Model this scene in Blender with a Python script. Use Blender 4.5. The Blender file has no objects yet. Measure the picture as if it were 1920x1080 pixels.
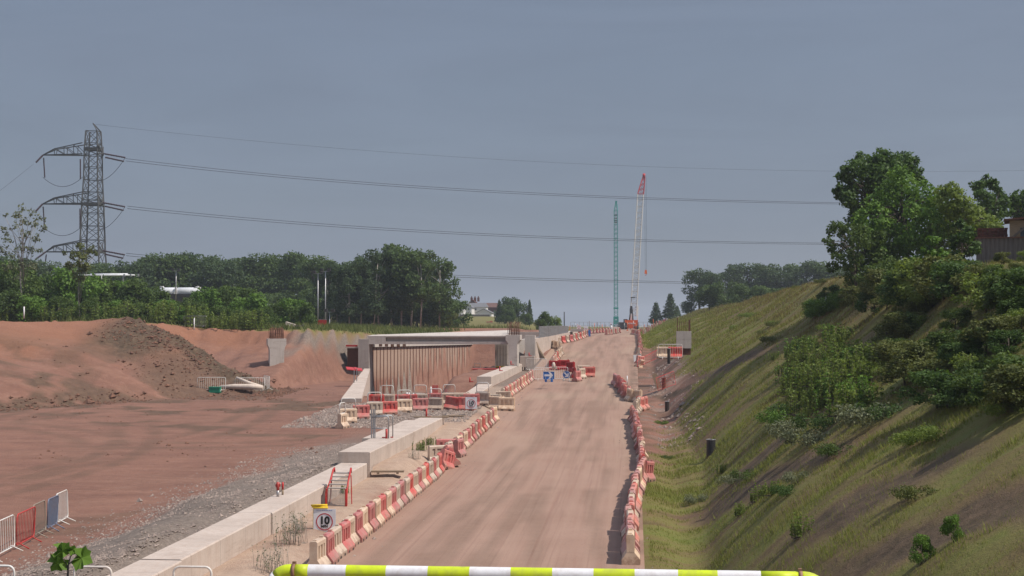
HAZE=.00032; CLOUD=(2.02,2.42,3.25); SKYS=.09; SUNE=4.6; EXPO=.05
import bpy, math, random
import numpy as np
from mathutils import Vector, Matrix
random.seed(7); RNG = np.random.default_rng(11)
SC = bpy.context.scene; COL = SC.collection
PI = math.pi
# ------------------------------------------------------------ camera model
FPX = 2700.0
YAW = math.atan(230/FPX); PIT = math.atan(65/FPX)
_F = Vector((-math.sin(YAW)*math.cos(PIT), math.cos(YAW)*math.cos(PIT), math.sin(PIT)))
_R = Vector((math.cos(YAW), math.sin(YAW), 0)); _U = _R.cross(_F)
def ray(px, py): return _F + _R*((px-960)/FPX) + _U*((540-py)/FPX)
def at(px, py, Y):
    d = ray(px, py); return d*(Y/d.y)
# ------------------------------------------------------------ noise
def _hash(i, j, s):
    n = np.sin(i*127.1 + j*311.7 + s*74.7)*43758.5453
    return n - np.floor(n)
def vnoise(x, y, s=0):
    xi = np.floor(x); yi = np.floor(y); fx = x-xi; fy = y-yi
    fx = fx*fx*(3-2*fx); fy = fy*fy*(3-2*fy)
    a = _hash(xi, yi, s); b = _hash(xi+1, yi, s); c = _hash(xi, yi+1, s); d = _hash(xi+1, yi+1, s)
    return (a*(1-fx)+b*fx)*(1-fy)+(c*(1-fx)+d*fx)*fy
def fbm(x, y, o=4, s=0):
    t = 0; a = .5; n = 0
    for k in range(o):
        t = t + a*vnoise(x*2**k, y*2**k, s+k*3.3); n += a; a *= .5
    return t/n
def sst(a, b, x):
    t = np.clip((x-a)/(b-a), 0, 1); return t*t*(3-2*t)
# ------------------------------------------------------------ terrain
def T(*p):
    a = np.array(p, float); return lambda v: np.interp(v, a[:, 0], a[:, 1])
zr = T((10,-6.6),(39,-6.5),(60,-6.42),(70,-6.2),(83,-5.7),(112,-4.65),(154,-2.57),(172,-1.75),(181,-1.56),(190,-1.62),(206,-1.9),(250,-1.8),(374,-1.7),(600,-1.6),(1500,-8),(5000,-12))
zp = T((10,-6.8),(44,-6.65),(69,-6.2),(87,-5.75),(109,-5.2),(130,-5.2),(300,-5))
zb = T((10,-5.75),(50,-5.72),(58,-5.9),(75,-5.9),(87,-5.95),(100,-5.9),(200,-5.9))
zt = T((100,-.6),(130,-.62),(180,-.85),(215,-.8),(300,-.2),(430,1.3),(520,1.6),(700,2.2),(1200,-2),(3000,-10),(5000,-12))
heapY = T((-70,106),(-47.6,108),(-40.4,112),(-34.6,110),(-27.2,108))
heapZ = T((-70,.3),(-55,.25),(-47.6,.15),(-43,.15),(-40.4,.5),(-38,-.1),(-34.6,-1.4),(-31.3,-3.4),(-27.2,-5.0),(-25.5,-6.6))
heapF = T((-70,78),(-47,84),(-40,92),(-34,100),(-27,106))
toeX = T((10,2.),(40,2.),(65,3.),(90,2.2),(110,1.6),(400,1.6))
creZ = T((10,1.8),(45,2.0),(80,2.5),(110,2.9),(185,2.3),(280,2.3),(320,2.6),(400,-.6),(600,-1.6),(1500,-8),(5000,-12))
def wallX(Y): return np.interp(Y, [104,117,129,133,171,5000], [-20.8,-22.3,-24.4,-24.4,-19.4,-19.4])
def hill(X, Y):
    X = np.asarray(X, float); Y = np.asarray(Y, float)
    r = zr(Y)
    # left plain with the gravel berm beside the concrete beam
    L = zp(Y) + (zb(Y)-zp(Y))*sst(-17.5, -12.2, X)
    L = L + .10*(fbm(X*.25, Y*.25, 3, 5)-.5)
    bm = sst(-18, -13.5, X)*(1-sst(-12.2,-11.6,X))*(1-sst(56,66,Y))
    L = L + bm*.75*(fbm(X*.45, Y*.3, 3, 9)-.38)
    # big cut face behind
    ft = 111 + 2*np.sin(X*.3) + 19*sst(-28.5,-26.2,X); q = np.clip((Y-ft)/17, 0, 1)
    pf = np.interp(q, [0,.2,.78,.9,1], [0,.22,.72,.97,1.])
    top = zt(Y) + .6*(1-sst(-44,-38,X)) - .75*sst(-29,-24.5,X)*(1-sst(140,180,Y))
    rib = .5*(fbm(X*.9, Y*.15, 3, 21)-.5)*4*q*(1-q) + .9*(fbm(X*1.6, Y*.2, 2, 23)-.5)*sst(.7,.85,q)*(1-sst(.93,1.,q))
    cut = zp(Y) + (top-zp(Y))*pf + rib
    cut = np.where(Y > ft, cut, L)
    # spoil heap in front of it
    hy = heapY(X); hz = heapZ(X); hf = heapF(X)
    hs = hz + (L-hz)*np.clip((hy-Y)/np.maximum(hy-hf, 1), 0, 3)
    hb = hz - (Y-hy)*.75
    hp = np.where(Y < hy, hs, hb)
    cl = sst(-44,-39,X)*(1-sst(-27,-25,X))*(1-np.clip(abs(Y-hy)/9,0,1))
    hp = hp + cl*(.75*(fbm(X*1.3, Y*1.3, 3, 31)-.5)) + .25*(fbm(X*.35,Y*.35,3,33)-.5)
    hp = hp + .26*np.sin((Y*.8+X*.30)+4*fbm(X*.2,Y*.2,2,8))*sst(0,1,(hy-Y)/8)*sst(0,1,(Y-hf)/6)
    left = np.where((X < -25.4) & (Y > hf), np.maximum(cut, hp), cut)
    # the cutting with the piled wall
    fl = np.interp(Y, [96,106,115,133,171], [-5.7,-6.0,-6.3,-6.9,-7.4])
    fl = fl + (-4.15+.25*(fbm(X,Y,2,14)-.5)-fl)*sst(-15.6,-13.8,X)*sst(106,111,Y)*(1-sst(137,144,Y))
    pit = (X > wallX(Y)) & (Y > 104) & (Y < 174)
    left = np.where(pit, fl, left)
    dirt_end = (Y > 168) & (Y < 174) & (X > wallX(Y))
    left = np.where(dirt_end, fl + (top-fl)*(Y-168)/6, left)
    left = np.where((Y <= 104) & (X > -24), L, left)
    # strip between beam and road, then road
    st = r + .22*sst(-8.9,-9.6,X) + .02 + .06*(fbm(X*.7,Y*.7,2,3)-.5)
    hi_ = -5.82 + .1*(fbm(X*.8,Y*.5,2,4)-.5)
    st = np.where(Y < 104, st + np.maximum(hi_-st,0)*sst(57.,57.7,Y)*sst(-8.85,-9.9,X), st)
    lowz = np.interp(Y, [104,138,147], [-4.75,-4.5,-2.75])
    st = np.where((Y > 104), np.minimum(r + .25*(1-sst(-9.5,-8.8,X)), lowz + (r+.02-lowz)*sst(-9.7,-8.85,X)), st)
    far = sst(174, 185, Y)
    edge = np.where(Y > 104, -11.6, -11.2)
    gap = np.where(X < edge, left, st)
    xa = np.minimum(-16, -.085*Y); xb = np.minimum(-9, -.056*Y)
    blend = top + (r-top)*sst(0, 1, (X-xa)/(xb-xa))
    gap = gap*(1-far) + np.where(X < -9, blend, st)*far
    # road
    rd = r + .035*(fbm((X+.2*np.sin(Y*.08))*3., Y*.10, 3, 41)-.5) + .05*(fbm(X*.3, Y*.06, 2, 43)-.5)
    # embankment
    tx = toeX(Y); u = np.clip((X-tx)/(13-tx), 0, 1)
    us = u + .05*np.sin(u*PI*2)*.6
    em = (r-.15) + (creZ(Y)-r+.15)*us
    em = em + .75*(fbm(X*.28, Y*.25, 4, 51)-.5)*sst(0,.2,u) + .10*(fbm(X*.5, Y*2.2, 3, 52)-.5)*sst(0,.1,u)
    em = em - sst(13.5, 40, X)*1.5 - sst(40, 300, X)*6 - .25*np.exp(-((X-1.6)/.6)**2)*(1-sst(90,100,Y))
    em = em + .5*np.exp(-((Y-104)/4)**2-((X-2.2)/1.2)**2)
    h = np.where(X < -8.7, gap, np.where(X < .25, rd, em))
    h = h + (fbm(X*.004, Y*.004, 3, 61)-.62)*sst(500,1500,Y)*9
    return h
def hz1(x, y): return float(hill(np.array([x]), np.array([y]))[0])
def G(px, py, y0=18., y1=600.):
    """walk the line of sight until it meets the ground"""
    d = ray(px, py); ys = np.exp(np.linspace(math.log(y0), math.log(y1), 3500))
    X = d.x/d.y*ys; Z = d.z/d.y*ys; H = hill(X, ys)
    k = np.nonzero(H >= Z)[0]
    i = int(k[0]) if len(k) else len(ys)-1
    return Vector((X[i], ys[i], H[i]))
def ground(x, y): return Vector((x, y, hz1(x, y)))
# ------------------------------------------------------------ object helpers
def tag(o, label=None, cat=None, group=None, kind=None):
    if label: o['label'] = label
    if cat: o['category'] = cat
    if group: o['group'] = group
    if kind: o['kind'] = kind
    return o
def npmesh(name, V, Fc, mats, matidx=None, smooth=False):
    """V (n,3), Fc (m,k) numpy"""
    me = bpy.data.meshes.new(name); V = np.asarray(V, np.float32); Fc = np.asarray(Fc, np.int32); m, k = Fc.shape
    me.vertices.add(len(V)); me.vertices.foreach_set('co', V.ravel())
    me.loops.add(m*k); me.loops.foreach_set('vertex_index', Fc.ravel())
    me.polygons.add(m); me.polygons.foreach_set('loop_start', np.arange(0, m*k, k, dtype=np.int32))
    if matidx is not None: me.polygons.foreach_set('material_index', np.asarray(matidx, np.int32))
    me.polygons.foreach_set('use_smooth', np.full(m, smooth))
    for mt in mats: me.materials.append(mt)
    me.update(calc_edges=True); return me
class MB:
    def __init__(s): s.v = []; s.f = []; s.m = []; s.sm = []
    def add(s, vs, fs, mi=0, sm=False):
        b = len(s.v); s.v += [tuple(v) for v in vs]
        s.f += [tuple(i+b for i in f) for f in fs]; s.m += [mi]*len(fs); s.sm += [sm]*len(fs); return s
    def box(s, c, d, M=None, mi=0, taper=None):
        x, y, z = d[0]/2, d[1]/2, d[2]/2; tx, ty = taper or (1, 1)
        vs = [Vector((sx*x*(tx if sz > 0 else 1), sy*y*(ty if sz > 0 else 1), sz*z)) for sz in (-1,1) for sy in (-1,1) for sx in (-1,1)]
        if M: vs = [M @ v for v in vs]
        c = Vector(c); vs = [v+c for v in vs]
        return s.add(vs, [(0,2,3,1),(4,5,7,6),(0,1,5,4),(2,6,7,3),(0,4,6,2),(1,3,7,5)], mi)
    def bar(s, a, b, w, h=None, mi=0):
        a = Vector(a); b = Vector(b); h = h or w; d = (b-a)
        if d.length < 1e-6: return s
        q = d.to_track_quat('Y', 'Z').to_matrix()
        return s.box((a+b)/2, (w, d.length, h), q, mi)
    def tube(s, pts, r, n=8, mi=0, cap=True):
        pts = [Vector(p) for p in pts]; rs = r if isinstance(r, (list, tuple)) else [r]*len(pts)
        base = len(s.v); up = Vector((0,0,1)); prev = None
        for i, p in enumerate(pts):
            t = (pts[min(i+1, len(pts)-1)]-pts[max(i-1, 0)]).normalized()
            if prev is None:
                a = t.cross(up if abs(t.z) < .95 else Vector((1,0,0))).normalized()
            else: a = (prev - t*prev.dot(t)).normalized()
            prev = a; b = t.cross(a)
            for k in range(n):
                an = 2*PI*k/n; s.v.append(tuple(p + (a*math.cos(an)+b*math.sin(an))*rs[i]))
        for i in range(len(pts)-1):
            for k in range(n):
                k2 = (k+1) % n
                s.f.append((base+i*n+k, base+i*n+k2, base+(i+1)*n+k2, base+(i+1)*n+k)); s.m.append(mi); s.sm.append(True)
        if cap:
            s.f.append(tuple(base+k for k in range(n))[::-1]); s.m.append(mi); s.sm.append(False)
            e = base+(len(pts)-1)*n
            s.f.append(tuple(e+k for k in range(n))); s.m.append(mi); s.sm.append(False)
        return s
    def prism(s, prof, a, b, M=None, mi=0):
        """profile in (y,z) swept along x from a to b, M orients"""
        n = len(prof); vs = [Vector((a, p[0], p[1])) for p in prof]+[Vector((b, p[0], p[1])) for p in prof]
        if M: vs = [M @ v for v in vs]
        fs = [(i, i+n, (i+1) % n+n, (i+1) % n) for i in range(n)] + [tuple(range(n)), tuple(range(n, 2*n))[::-1]]
        return s.add(vs, fs, mi)
    def mesh(s, name, mats):
        me = bpy.data.meshes.new(name); me.from_pydata(s.v, [], s.f)
        for m in (mats if isinstance(mats, (list, tuple)) else [mats]): me.materials.append(m)
        me.polygons.foreach_set('material_index', s.m); me.polygons.foreach_set('use_smooth', s.sm)
        me.validate(); me.update(); 
        return me
    def build(s, name, mats, parent=None, loc=None, rz=0, me=None):
        me = me or s.mesh(name, mats)
        o = bpy.data.objects.new(name, me); COL.objects.link(o)
        if parent: o.parent = parent
        if loc is not None: o.location = loc
        if rz: o.rotation_euler.z = rz
        return o
def obj(name, me, parent=None, loc=None, rz=0, sc=None):
    o = bpy.data.objects.new(name, me); COL.objects.link(o)
    if parent: o.parent = parent
    if loc is not None: o.location = loc
    if rz: o.rotation_euler.z = rz
    if sc is not None: o.scale = sc if hasattr(sc, '__len__') else (sc,)*3
    return o
def empty(name, loc, rz=0, label=None, cat=None, group=None):
    o = bpy.data.objects.new(name, None); COL.objects.link(o); o.location = loc; o.rotation_euler.z = rz
    o.empty_display_size = .3
    return tag(o, label, cat, group)
def kids(o): return [c for c in bpy.data.objects if c.parent == o]
def dup(root, loc, rz=0, label=None, group=None, tilt=(0,0), sc=None):
    r = root.copy(); COL.objects.link(r); r.location = loc; r.rotation_euler = (tilt[0], tilt[1], rz)
    if sc is not None: r.scale = sc if hasattr(sc, '__len__') else (sc,)*3
    if label: r['label'] = label
    if group: r['group'] = group
    for ch in CH.get(root.name, kids(root)):
        c = ch.copy(); COL.objects.link(c); c.parent = r
        for g in CH.get(ch.name, kids(ch)):
            d = g.copy(); COL.objects.link(d); d.parent = c
    return r
CH = {}
ORD = ['nearest','second','third','fourth','fifth','sixth','seventh','eighth','ninth','tenth','eleventh','twelfth','thirteenth','fourteenth','fifteenth','sixteenth','seventeenth','eighteenth','nineteenth','twentieth','twenty-first','twenty-second','twenty-third','twenty-fourth','twenty-fifth','twenty-sixth','twenty-seventh','twenty-eighth','twenty-ninth','thirtieth','thirty-first','thirty-second','thirty-third','thirty-fourth','thirty-fifth','thirty-sixth','thirty-seventh','thirty-eighth','thirty-ninth','fortieth','forty-first','forty-second','forty-third','forty-fourth','forty-fifth','forty-sixth','forty-seventh','forty-eighth','forty-ninth','fiftieth','fifty-first','fifty-second','fifty-third','fifty-fourth','fifty-fifth','fifty-sixth','fifty-seventh','fifty-eighth','fifty-ninth','sixtieth']
# ------------------------------------------------------------ materials
class N:
    def __init__(s, name, rough=.85, metal=0):
        s.m = bpy.data.materials.new(name); s.m.use_nodes = True; s.t = s.m.node_tree; s.n = s.t.nodes; s.l = s.t.links
        s.p = s.n['Principled BSDF']; s.p.inputs['Roughness'].default_value = rough; s.p.inputs['Metallic'].default_value = metal
        s.p.inputs['Specular IOR Level'].default_value = .25
    def node(s, t, **kw):
        n = s.n.new(t)
        for k, v in kw.items(): setattr(n, k, v)
        return n
    def pos(s, scale=(1,1,1), obj=False):
        if obj: g = s.node('ShaderNodeTexCoord').outputs['Object']
        else: g = s.node('ShaderNodeNewGeometry').outputs['Position']
        m = s.node('ShaderNodeMapping'); m.inputs['Scale'].default_value = scale
        s.l.new(g, m.inputs[0]); return m.outputs[0]
    def noise(s, v, scale, detail=4, rough=.55, dist=0):
        n = s.node('ShaderNodeTexNoise'); n.inputs['Scale'].default_value = scale; n.inputs['Detail'].default_value = detail
        n.inputs['Roughness'].default_value = rough; n.inputs['Distortion'].default_value = dist; s.l.new(v, n.inputs['Vector']); return n.outputs['Fac']
    def ramp(s, f, stops):
        r = s.node('ShaderNodeValToRGB'); e = r.color_ramp.elements
        while len(e) < len(stops): e.new(.5)
        for i, (p, c) in enumerate(stops): e[i].position = p; e[i].color = (c if hasattr(c, '__len__') else (c, c, c)) + (1,) if not hasattr(c,'__len__') or len(c)==3 else c
        s.l.new(f, r.inputs[0]); return r.outputs[0]
    def mix(s, f, a, b, mode='MIX'):
        m = s.node('ShaderNodeMix', data_type='RGBA', blend_type=mode)
        for i, v in ((0, f), (6, a), (7, b)):
            if isinstance(v, (int, float)): m.inputs[i].default_value = v
            elif isinstance(v, tuple): m.inputs[i].default_value = v + (1,)
            else: s.l.new(v, m.inputs[i])
        return m.outputs[2]
    def math(s, op, a, b=0):
        m = s.node('ShaderNodeMath', operation=op)
        for i, v in ((0, a), (1, b)):
            if isinstance(v, (int, float)): m.inputs[i].default_value = v
            else: s.l.new(v, m.inputs[i])
        return m.outputs[0]
    def bump(s, h, strength=.3, dist=.02):
        b = s.node('ShaderNodeBump'); b.inputs['Strength'].default_value = strength; b.inputs['Distance'].default_value = dist
        s.l.new(h, b.inputs['Height']); s.l.new(b.outputs[0], s.p.inputs['Normal'])
    def col(s, c): s.l.new(c, s.p.inputs['Base Color']); return s.m
def simple(name, c1, c2=None, rough=.6, metal=0, scale=6, bump=.15, dirt=None, dscale=1.5, damt=.5, stretch=(1,1,1), mud=False):
    m = N(name, rough, metal); c2 = c2 or tuple(x*.8 for x in c1)
    v = m.pos(obj=True, scale=stretch); f = m.noise(v, scale)
    c = m.mix(m.ramp(f, [(.35, 0.), (.65, 1.)]), c1, c2)
    if dirt:
        d = m.noise(m.pos(), dscale, 5, .6)
        c = m.mix(m.math('MULTIPLY', m.ramp(d, [(.42, 0.), (.68, 1.)]), damt), c, dirt)
    if mud:                                  # splashed mud low down, scuffs on the faces
        tcn = m.node('ShaderNodeTexCoord'); sz = m.node('ShaderNodeSeparateXYZ'); m.l.new(tcn.outputs['Object'], sz.inputs[0])
        nn = m.noise(m.pos(), 5, 5, .7); k = m.math('ADD', m.math('MULTIPLY', sz.outputs[2], -1.1), nn)
        c = m.mix(m.math('MULTIPLY', m.ramp(k, [(.22,0.),(.42,1.)]), .7), c, (.30,.19,.135))
        sc = m.noise(m.pos((9,9,1.5)), 2.2, 5, .7); c = m.mix(m.math('MULTIPLY', m.ramp(sc, [(.58,0.),(.66,1.)]), .4), c, (.30,.17,.13))
        oi = m.node('ShaderNodeObjectInfo'); hs = m.node('ShaderNodeHueSaturation'); mr_ = m.node('ShaderNodeMapRange'); mr_.inputs[3].default_value=.78; mr_.inputs[4].default_value=1.08
        m.l.new(oi.outputs['Random'], mr_.inputs[0]); m.l.new(mr_.outputs[0], hs.inputs['Value']); m.l.new(mr_.outputs[0], hs.inputs['Saturation']); m.l.new(c, hs.inputs['Color']); c = hs.outputs[0]
    if bump: m.bump(m.noise(v, scale*4, 4), bump, .01)
    return m.col(c)
DUST = (.34,.2,.14)
def concrete(name, c1=(.53,.445,.385), c2=(.42,.345,.295), dirt=(.36,.235,.17), joint=0):
    m = N(name, .9); p = m.pos()
    a = m.noise(p, .8, 6, .6); b = m.noise(p, 14, 4, .6); st = m.noise(m.pos((6,6,.5)), 1.0, 4, .6)
    c = m.mix(m.ramp(a, [(.3,0.),(.7,1.)]), c1, c2)
    c = m.mix(m.math('MULTIPLY', m.ramp(st, [(.5,0.),(.75,1.)]), .45), c, dirt)
    c = m.mix(m.math('MULTIPLY', m.ramp(b, [(.5,0.),(.8,1.)]), .25), c, (.2,.16,.13))
    z = m.node('ShaderNodeSeparateXYZ'); g = m.node('ShaderNodeNewGeometry'); m.l.new(g.outputs['Position'], z.inputs[0])
    fr = m.math('FRACT', m.math('DIVIDE', z.outputs[1], 2.44)); ln = m.math('LESS_THAN', fr, .012)
    c = m.mix(m.math('MULTIPLY', ln, .5), c, (.17,.13,.11))
    ed = m.noise(m.pos((.9,.35,3)), 1.2, 5, .7); c = m.mix(m.math('MULTIPLY', m.ramp(ed, [(.55,0.),(.68,1.)]), .4), c, (.27,.20,.16))
    m.bump(m.noise(p, 9, 6, .65), .25, .02)
    return m.col(c)
M = {}
M['conc'] = concrete('concrete_pale')  # pale pinkish base colour of the beams and walls
M['conc_grey'] = concrete('concrete_grey', (.42,.375,.34), (.35,.31,.28), (.22,.18,.15))
M['conc_new'] = concrete('concrete_fresh', (.52,.465,.42), (.45,.40,.36), (.3,.25,.2))
M['red'] = simple('faded_red_plastic', (.52,.065,.060), (.56,.14,.12), .5, dirt=(.50,.25,.20), dscale=2.2, damt=.75, scale=3, mud=True)
M['pink'] = simple('sun_bleached_red_plastic', (.55,.15,.125), (.57,.23,.19), .55, dirt=(.52,.31,.25), dscale=2.5, damt=.8, scale=3, mud=True)
M['white'] = simple('dusty_white_plastic', (.66,.51,.38), (.58,.44,.32), .55, dirt=(.48,.30,.20), dscale=2.5, damt=.6, scale=3, mud=True)
M['dred'] = simple('dark_red_plastic', (.36,.018,.022), (.30,.02,.02), .45, dirt=(.28,.08,.06), damt=.3)
M['galv'] = simple('galvanised_steel', (.42,.43,.44), (.33,.34,.35), .45, .6, 20, .05, dirt=DUST, damt=.3)
M['wsteel'] = simple('white_painted_steel', (.72,.70,.67), (.62,.60,.56), .4, 0, 12, .05, dirt=(.45,.33,.25), damt=.4)
M['rsteel'] = simple('red_painted_steel', (.50,.035,.035), (.40,.03,.03), .4, 0, 12, .05, dirt=(.35,.1,.07), damt=.4)
M['bluesteel'] = simple('blue_grey_steel', (.17,.21,.30), (.14,.17,.24), .5, 0.2, 12, .05, dirt=DUST, damt=.25)
M['tansteel'] = simple('dull_tan_steel', (.30,.26,.21), (.25,.22,.18), .5, 0.2, 12, .05, dirt=DUST, damt=.4)
M['rust'] = simple('rusty_steel', (.16,.07,.045), (.10,.045,.03), .85, 0, 15, .3)
M['black'] = simple('black_plastic', (.022,.022,.026), (.035,.034,.035), .5, 0, 9, .1, dirt=(.12,.08,.06), damt=.3)
M['lime'] = simple('lime_yellow_paint', (.58,.70,.02), (.50,.60,.02), .45, 0, 5, .1, dirt=(.33,.33,.08), dscale=6, damt=.5)
M['wpaint'] = simple('white_gloss_paint', (.74,.73,.74), (.68,.67,.68), .45, 0, 5, .1, dirt=(.48,.42,.38), dscale=6, damt=.5)
M['clamp'] = simple('brown_clamp', (.30,.17,.11), (.2,.11,.07), .6)
M['signw'] = simple('white_sign_face', (.80,.80,.82), (.77,.77,.79), .4, bump=0, dirt=(.6,.5,.45), damt=.25)
M['signr'] = simple('sign_red', (.55,.02,.03), bump=0, rough=.4)
M['signk'] = simple('sign_black', (.02,.02,.02), bump=0, rough=.4)
M['signb'] = simple('sign_blue', (.025,.13,.42), (.03,.15,.45), bump=0, rough=.4, dirt=(.2,.22,.35), damt=.3)
M['yellow'] = simple('yellow_plastic', (.75,.52,.02), (.65,.42,.02), .5)
M['timber'] = simple('weathered_timber', (.30,.22,.15), (.22,.16,.11), .9, 0, 5, .3, stretch=(1,8,8))
M['dtimber'] = simple('dark_timber_fence', (.115,.095,.085), (.17,.145,.13), .9, 0, 3, .3, stretch=(6,6,.6))
M['brick'] = simple('old_red_tile', (.15,.055,.04), (.09,.04,.03), .9, 0, 6, .4)
M['orange'] = simple('orange_machine_paint', (.75,.10,.015), (.65,.09,.015), .4)
M['teal'] = simple('teal_machine_paint', (.02,.30,.26), (.02,.25,.22), .5)
M['boomw'] = simple('pale_boom_paint', (.62,.60,.58), (.5,.48,.47), .5)
M['boomr'] = simple('red_boom_paint', (.55,.05,.06), (.45,.05,.05), .5)
M['glass'] = simple('dark_glass', (.03,.04,.05), (.05,.06,.07), .15, bump=0)
M['hwhite'] = simple('white_house_render', (.72,.70,.68), (.64,.62,.6), .8)
M['roof'] = simple('brown_roof_tiles', (.15,.08,.065), (.11,.06,.05), .9)
M['roofg'] = simple('grey_roof_tiles', (.17,.17,.18), (.13,.13,.14), .9)
M['tank'] = simple('white_tank_paint', (.70,.71,.73), (.55,.56,.58), .4)
M['green'] = simple('green_plastic_crate', (.02,.26,.15), (.02,.2,.12), .5)
M['tarp'] = simple('pale_sheeting', (.58,.49,.42), (.5,.41,.34), .8)
M['orangep'] = simple('orange_plastic', (.78,.16,.02), (.7,.12,.02), .5)
M['wire'] = simple('dark_cable', (.045,.045,.05), (.05,.05,.055), .7, bump=0)
M['pylon'] = simple('weathered_pylon_steel', (.055,.055,.055), (.08,.08,.075), .7, .2, 2, 0)
M['brownins'] = simple('brown_insulator', (.045,.025,.03), (.06,.03,.035), .4, 0, 2, 0)
M['bark'] = simple('bark', (.10,.08,.06), (.06,.05,.04), .95, 0, 6, .5)
M['palebark'] = simple('pale_bark', (.34,.31,.27), (.22,.2,.17), .9, 0, 6, .3)
def leafmat(name, dark, mid, light, trans=.3, pn=.5):
    m = N(name, .6); g = m.node('ShaderNodeNewGeometry'); r = g.outputs['Random Per Island']
    n = m.noise(m.pos(), pn, 3, .5)
    f = m.math('ADD', m.math('MULTIPLY', r, .55), m.math('MULTIPLY', n, .75))
    c = m.ramp(f, [(.3, dark), (.62, mid), (.95, light)])
    m.col(c); tr = m.node('ShaderNodeBsdfTranslucent'); m.l.new(m.mix(.5, c, (light[0]*1.2, light[1]*1.2, light[2]*.5)), tr.inputs[0])
    ms = m.node('ShaderNodeMixShader'); ms.inputs[0].default_value = trans
    out = m.n['Material Output']; m.l.new(m.p.outputs[0], ms.inputs[1]); m.l.new(tr.outputs[0], ms.inputs[2]); m.l.new(ms.outputs[0], out.inputs[0])
    return m.m
M['leaf_wood'] = leafmat('leaves_dark_green', (.028,.052,.016), (.062,.108,.028), (.11,.16,.045), .35, .12)
M['leaf_blue'] = leafmat('leaves_blue_green', (.024,.045,.020), (.052,.088,.034), (.09,.135,.052), .32, .12)
M['leaf_bush'] = leafmat('leaves_hedge_green', (.028,.055,.012), (.065,.110,.020), (.11,.16,.035), .35, .25)
M['leaf_bright'] = leafmat('leaves_bright_green', (.055,.115,.014), (.095,.180,.022), (.14,.24,.035), .3, .8)
M['leaf_deep'] = leafmat('leaves_deep_green', (.026,.058,.014), (.055,.105,.020), (.09,.15,.035), .35, .8)
M['leaf_olive'] = leafmat('leaves_olive', (.05,.07,.016), (.10,.12,.026), (.15,.16,.045), .3, .8)
M['leaf_weed'] = leafmat('leaves_weed_green', (.085,.125,.024), (.14,.195,.036), (.20,.26,.055), .4, 1.2)
M['leaf_pale'] = leafmat('leaves_grey_green', (.08,.10,.05), (.13,.15,.08), (.2,.21,.12), .3, 1)
M['flower'] = simple('white_petals', (.7,.7,.66), (.6,.6,.55), .7, bump=0)
# grass blades: colour patches follow the ground, dry straw mixed in
def grassmat(name, cs, pn):
    m = N(name, .8); g = m.node('ShaderNodeNewGeometry'); r = g.outputs['Random Per Island']
    a = m.noise(m.pos((.45,1.5,.45)), pn, 4, .6)
    f = m.math('ADD', m.math('MULTIPLY', r, .35), m.math('MULTIPLY', a, .95))
    sx = m.node('ShaderNodeSeparateXYZ'); m.l.new(g.outputs['Position'], sx.inputs[0])
    if name == 'slope_grass': f = m.math('ADD', f, m.math('MULTIPLY', m.math('SUBTRACT', 5.5, sx.outputs[0]), .028))
    c = m.ramp(f, cs); m.col(c); tr = m.node('ShaderNodeBsdfTranslucent'); m.l.new(c, tr.inputs[0])
    ms = m.node('ShaderNodeMixShader'); ms.inputs[0].default_value = .4
    out = m.n['Material Output']; m.l.new(m.p.outputs[0], ms.inputs[1]); m.l.new(tr.outputs[0], ms.inputs[2]); m.l.new(ms.outputs[0], out.inputs[0])
    return m.m
M['grass'] = grassmat('slope_grass', [(.34,(.145,.105,.046)),(.45,(.215,.17,.06)),(.55,(.21,.20,.05)),(.66,(.175,.21,.036)),(.85,(.235,.255,.055))], .5)
M['grassg'] = grassmat('field_grass', [(.35,(.07,.09,.025)),(.55,(.10,.13,.03)),(.75,(.15,.165,.05)),(.9,(.2,.19,.08))], .4)
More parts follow.
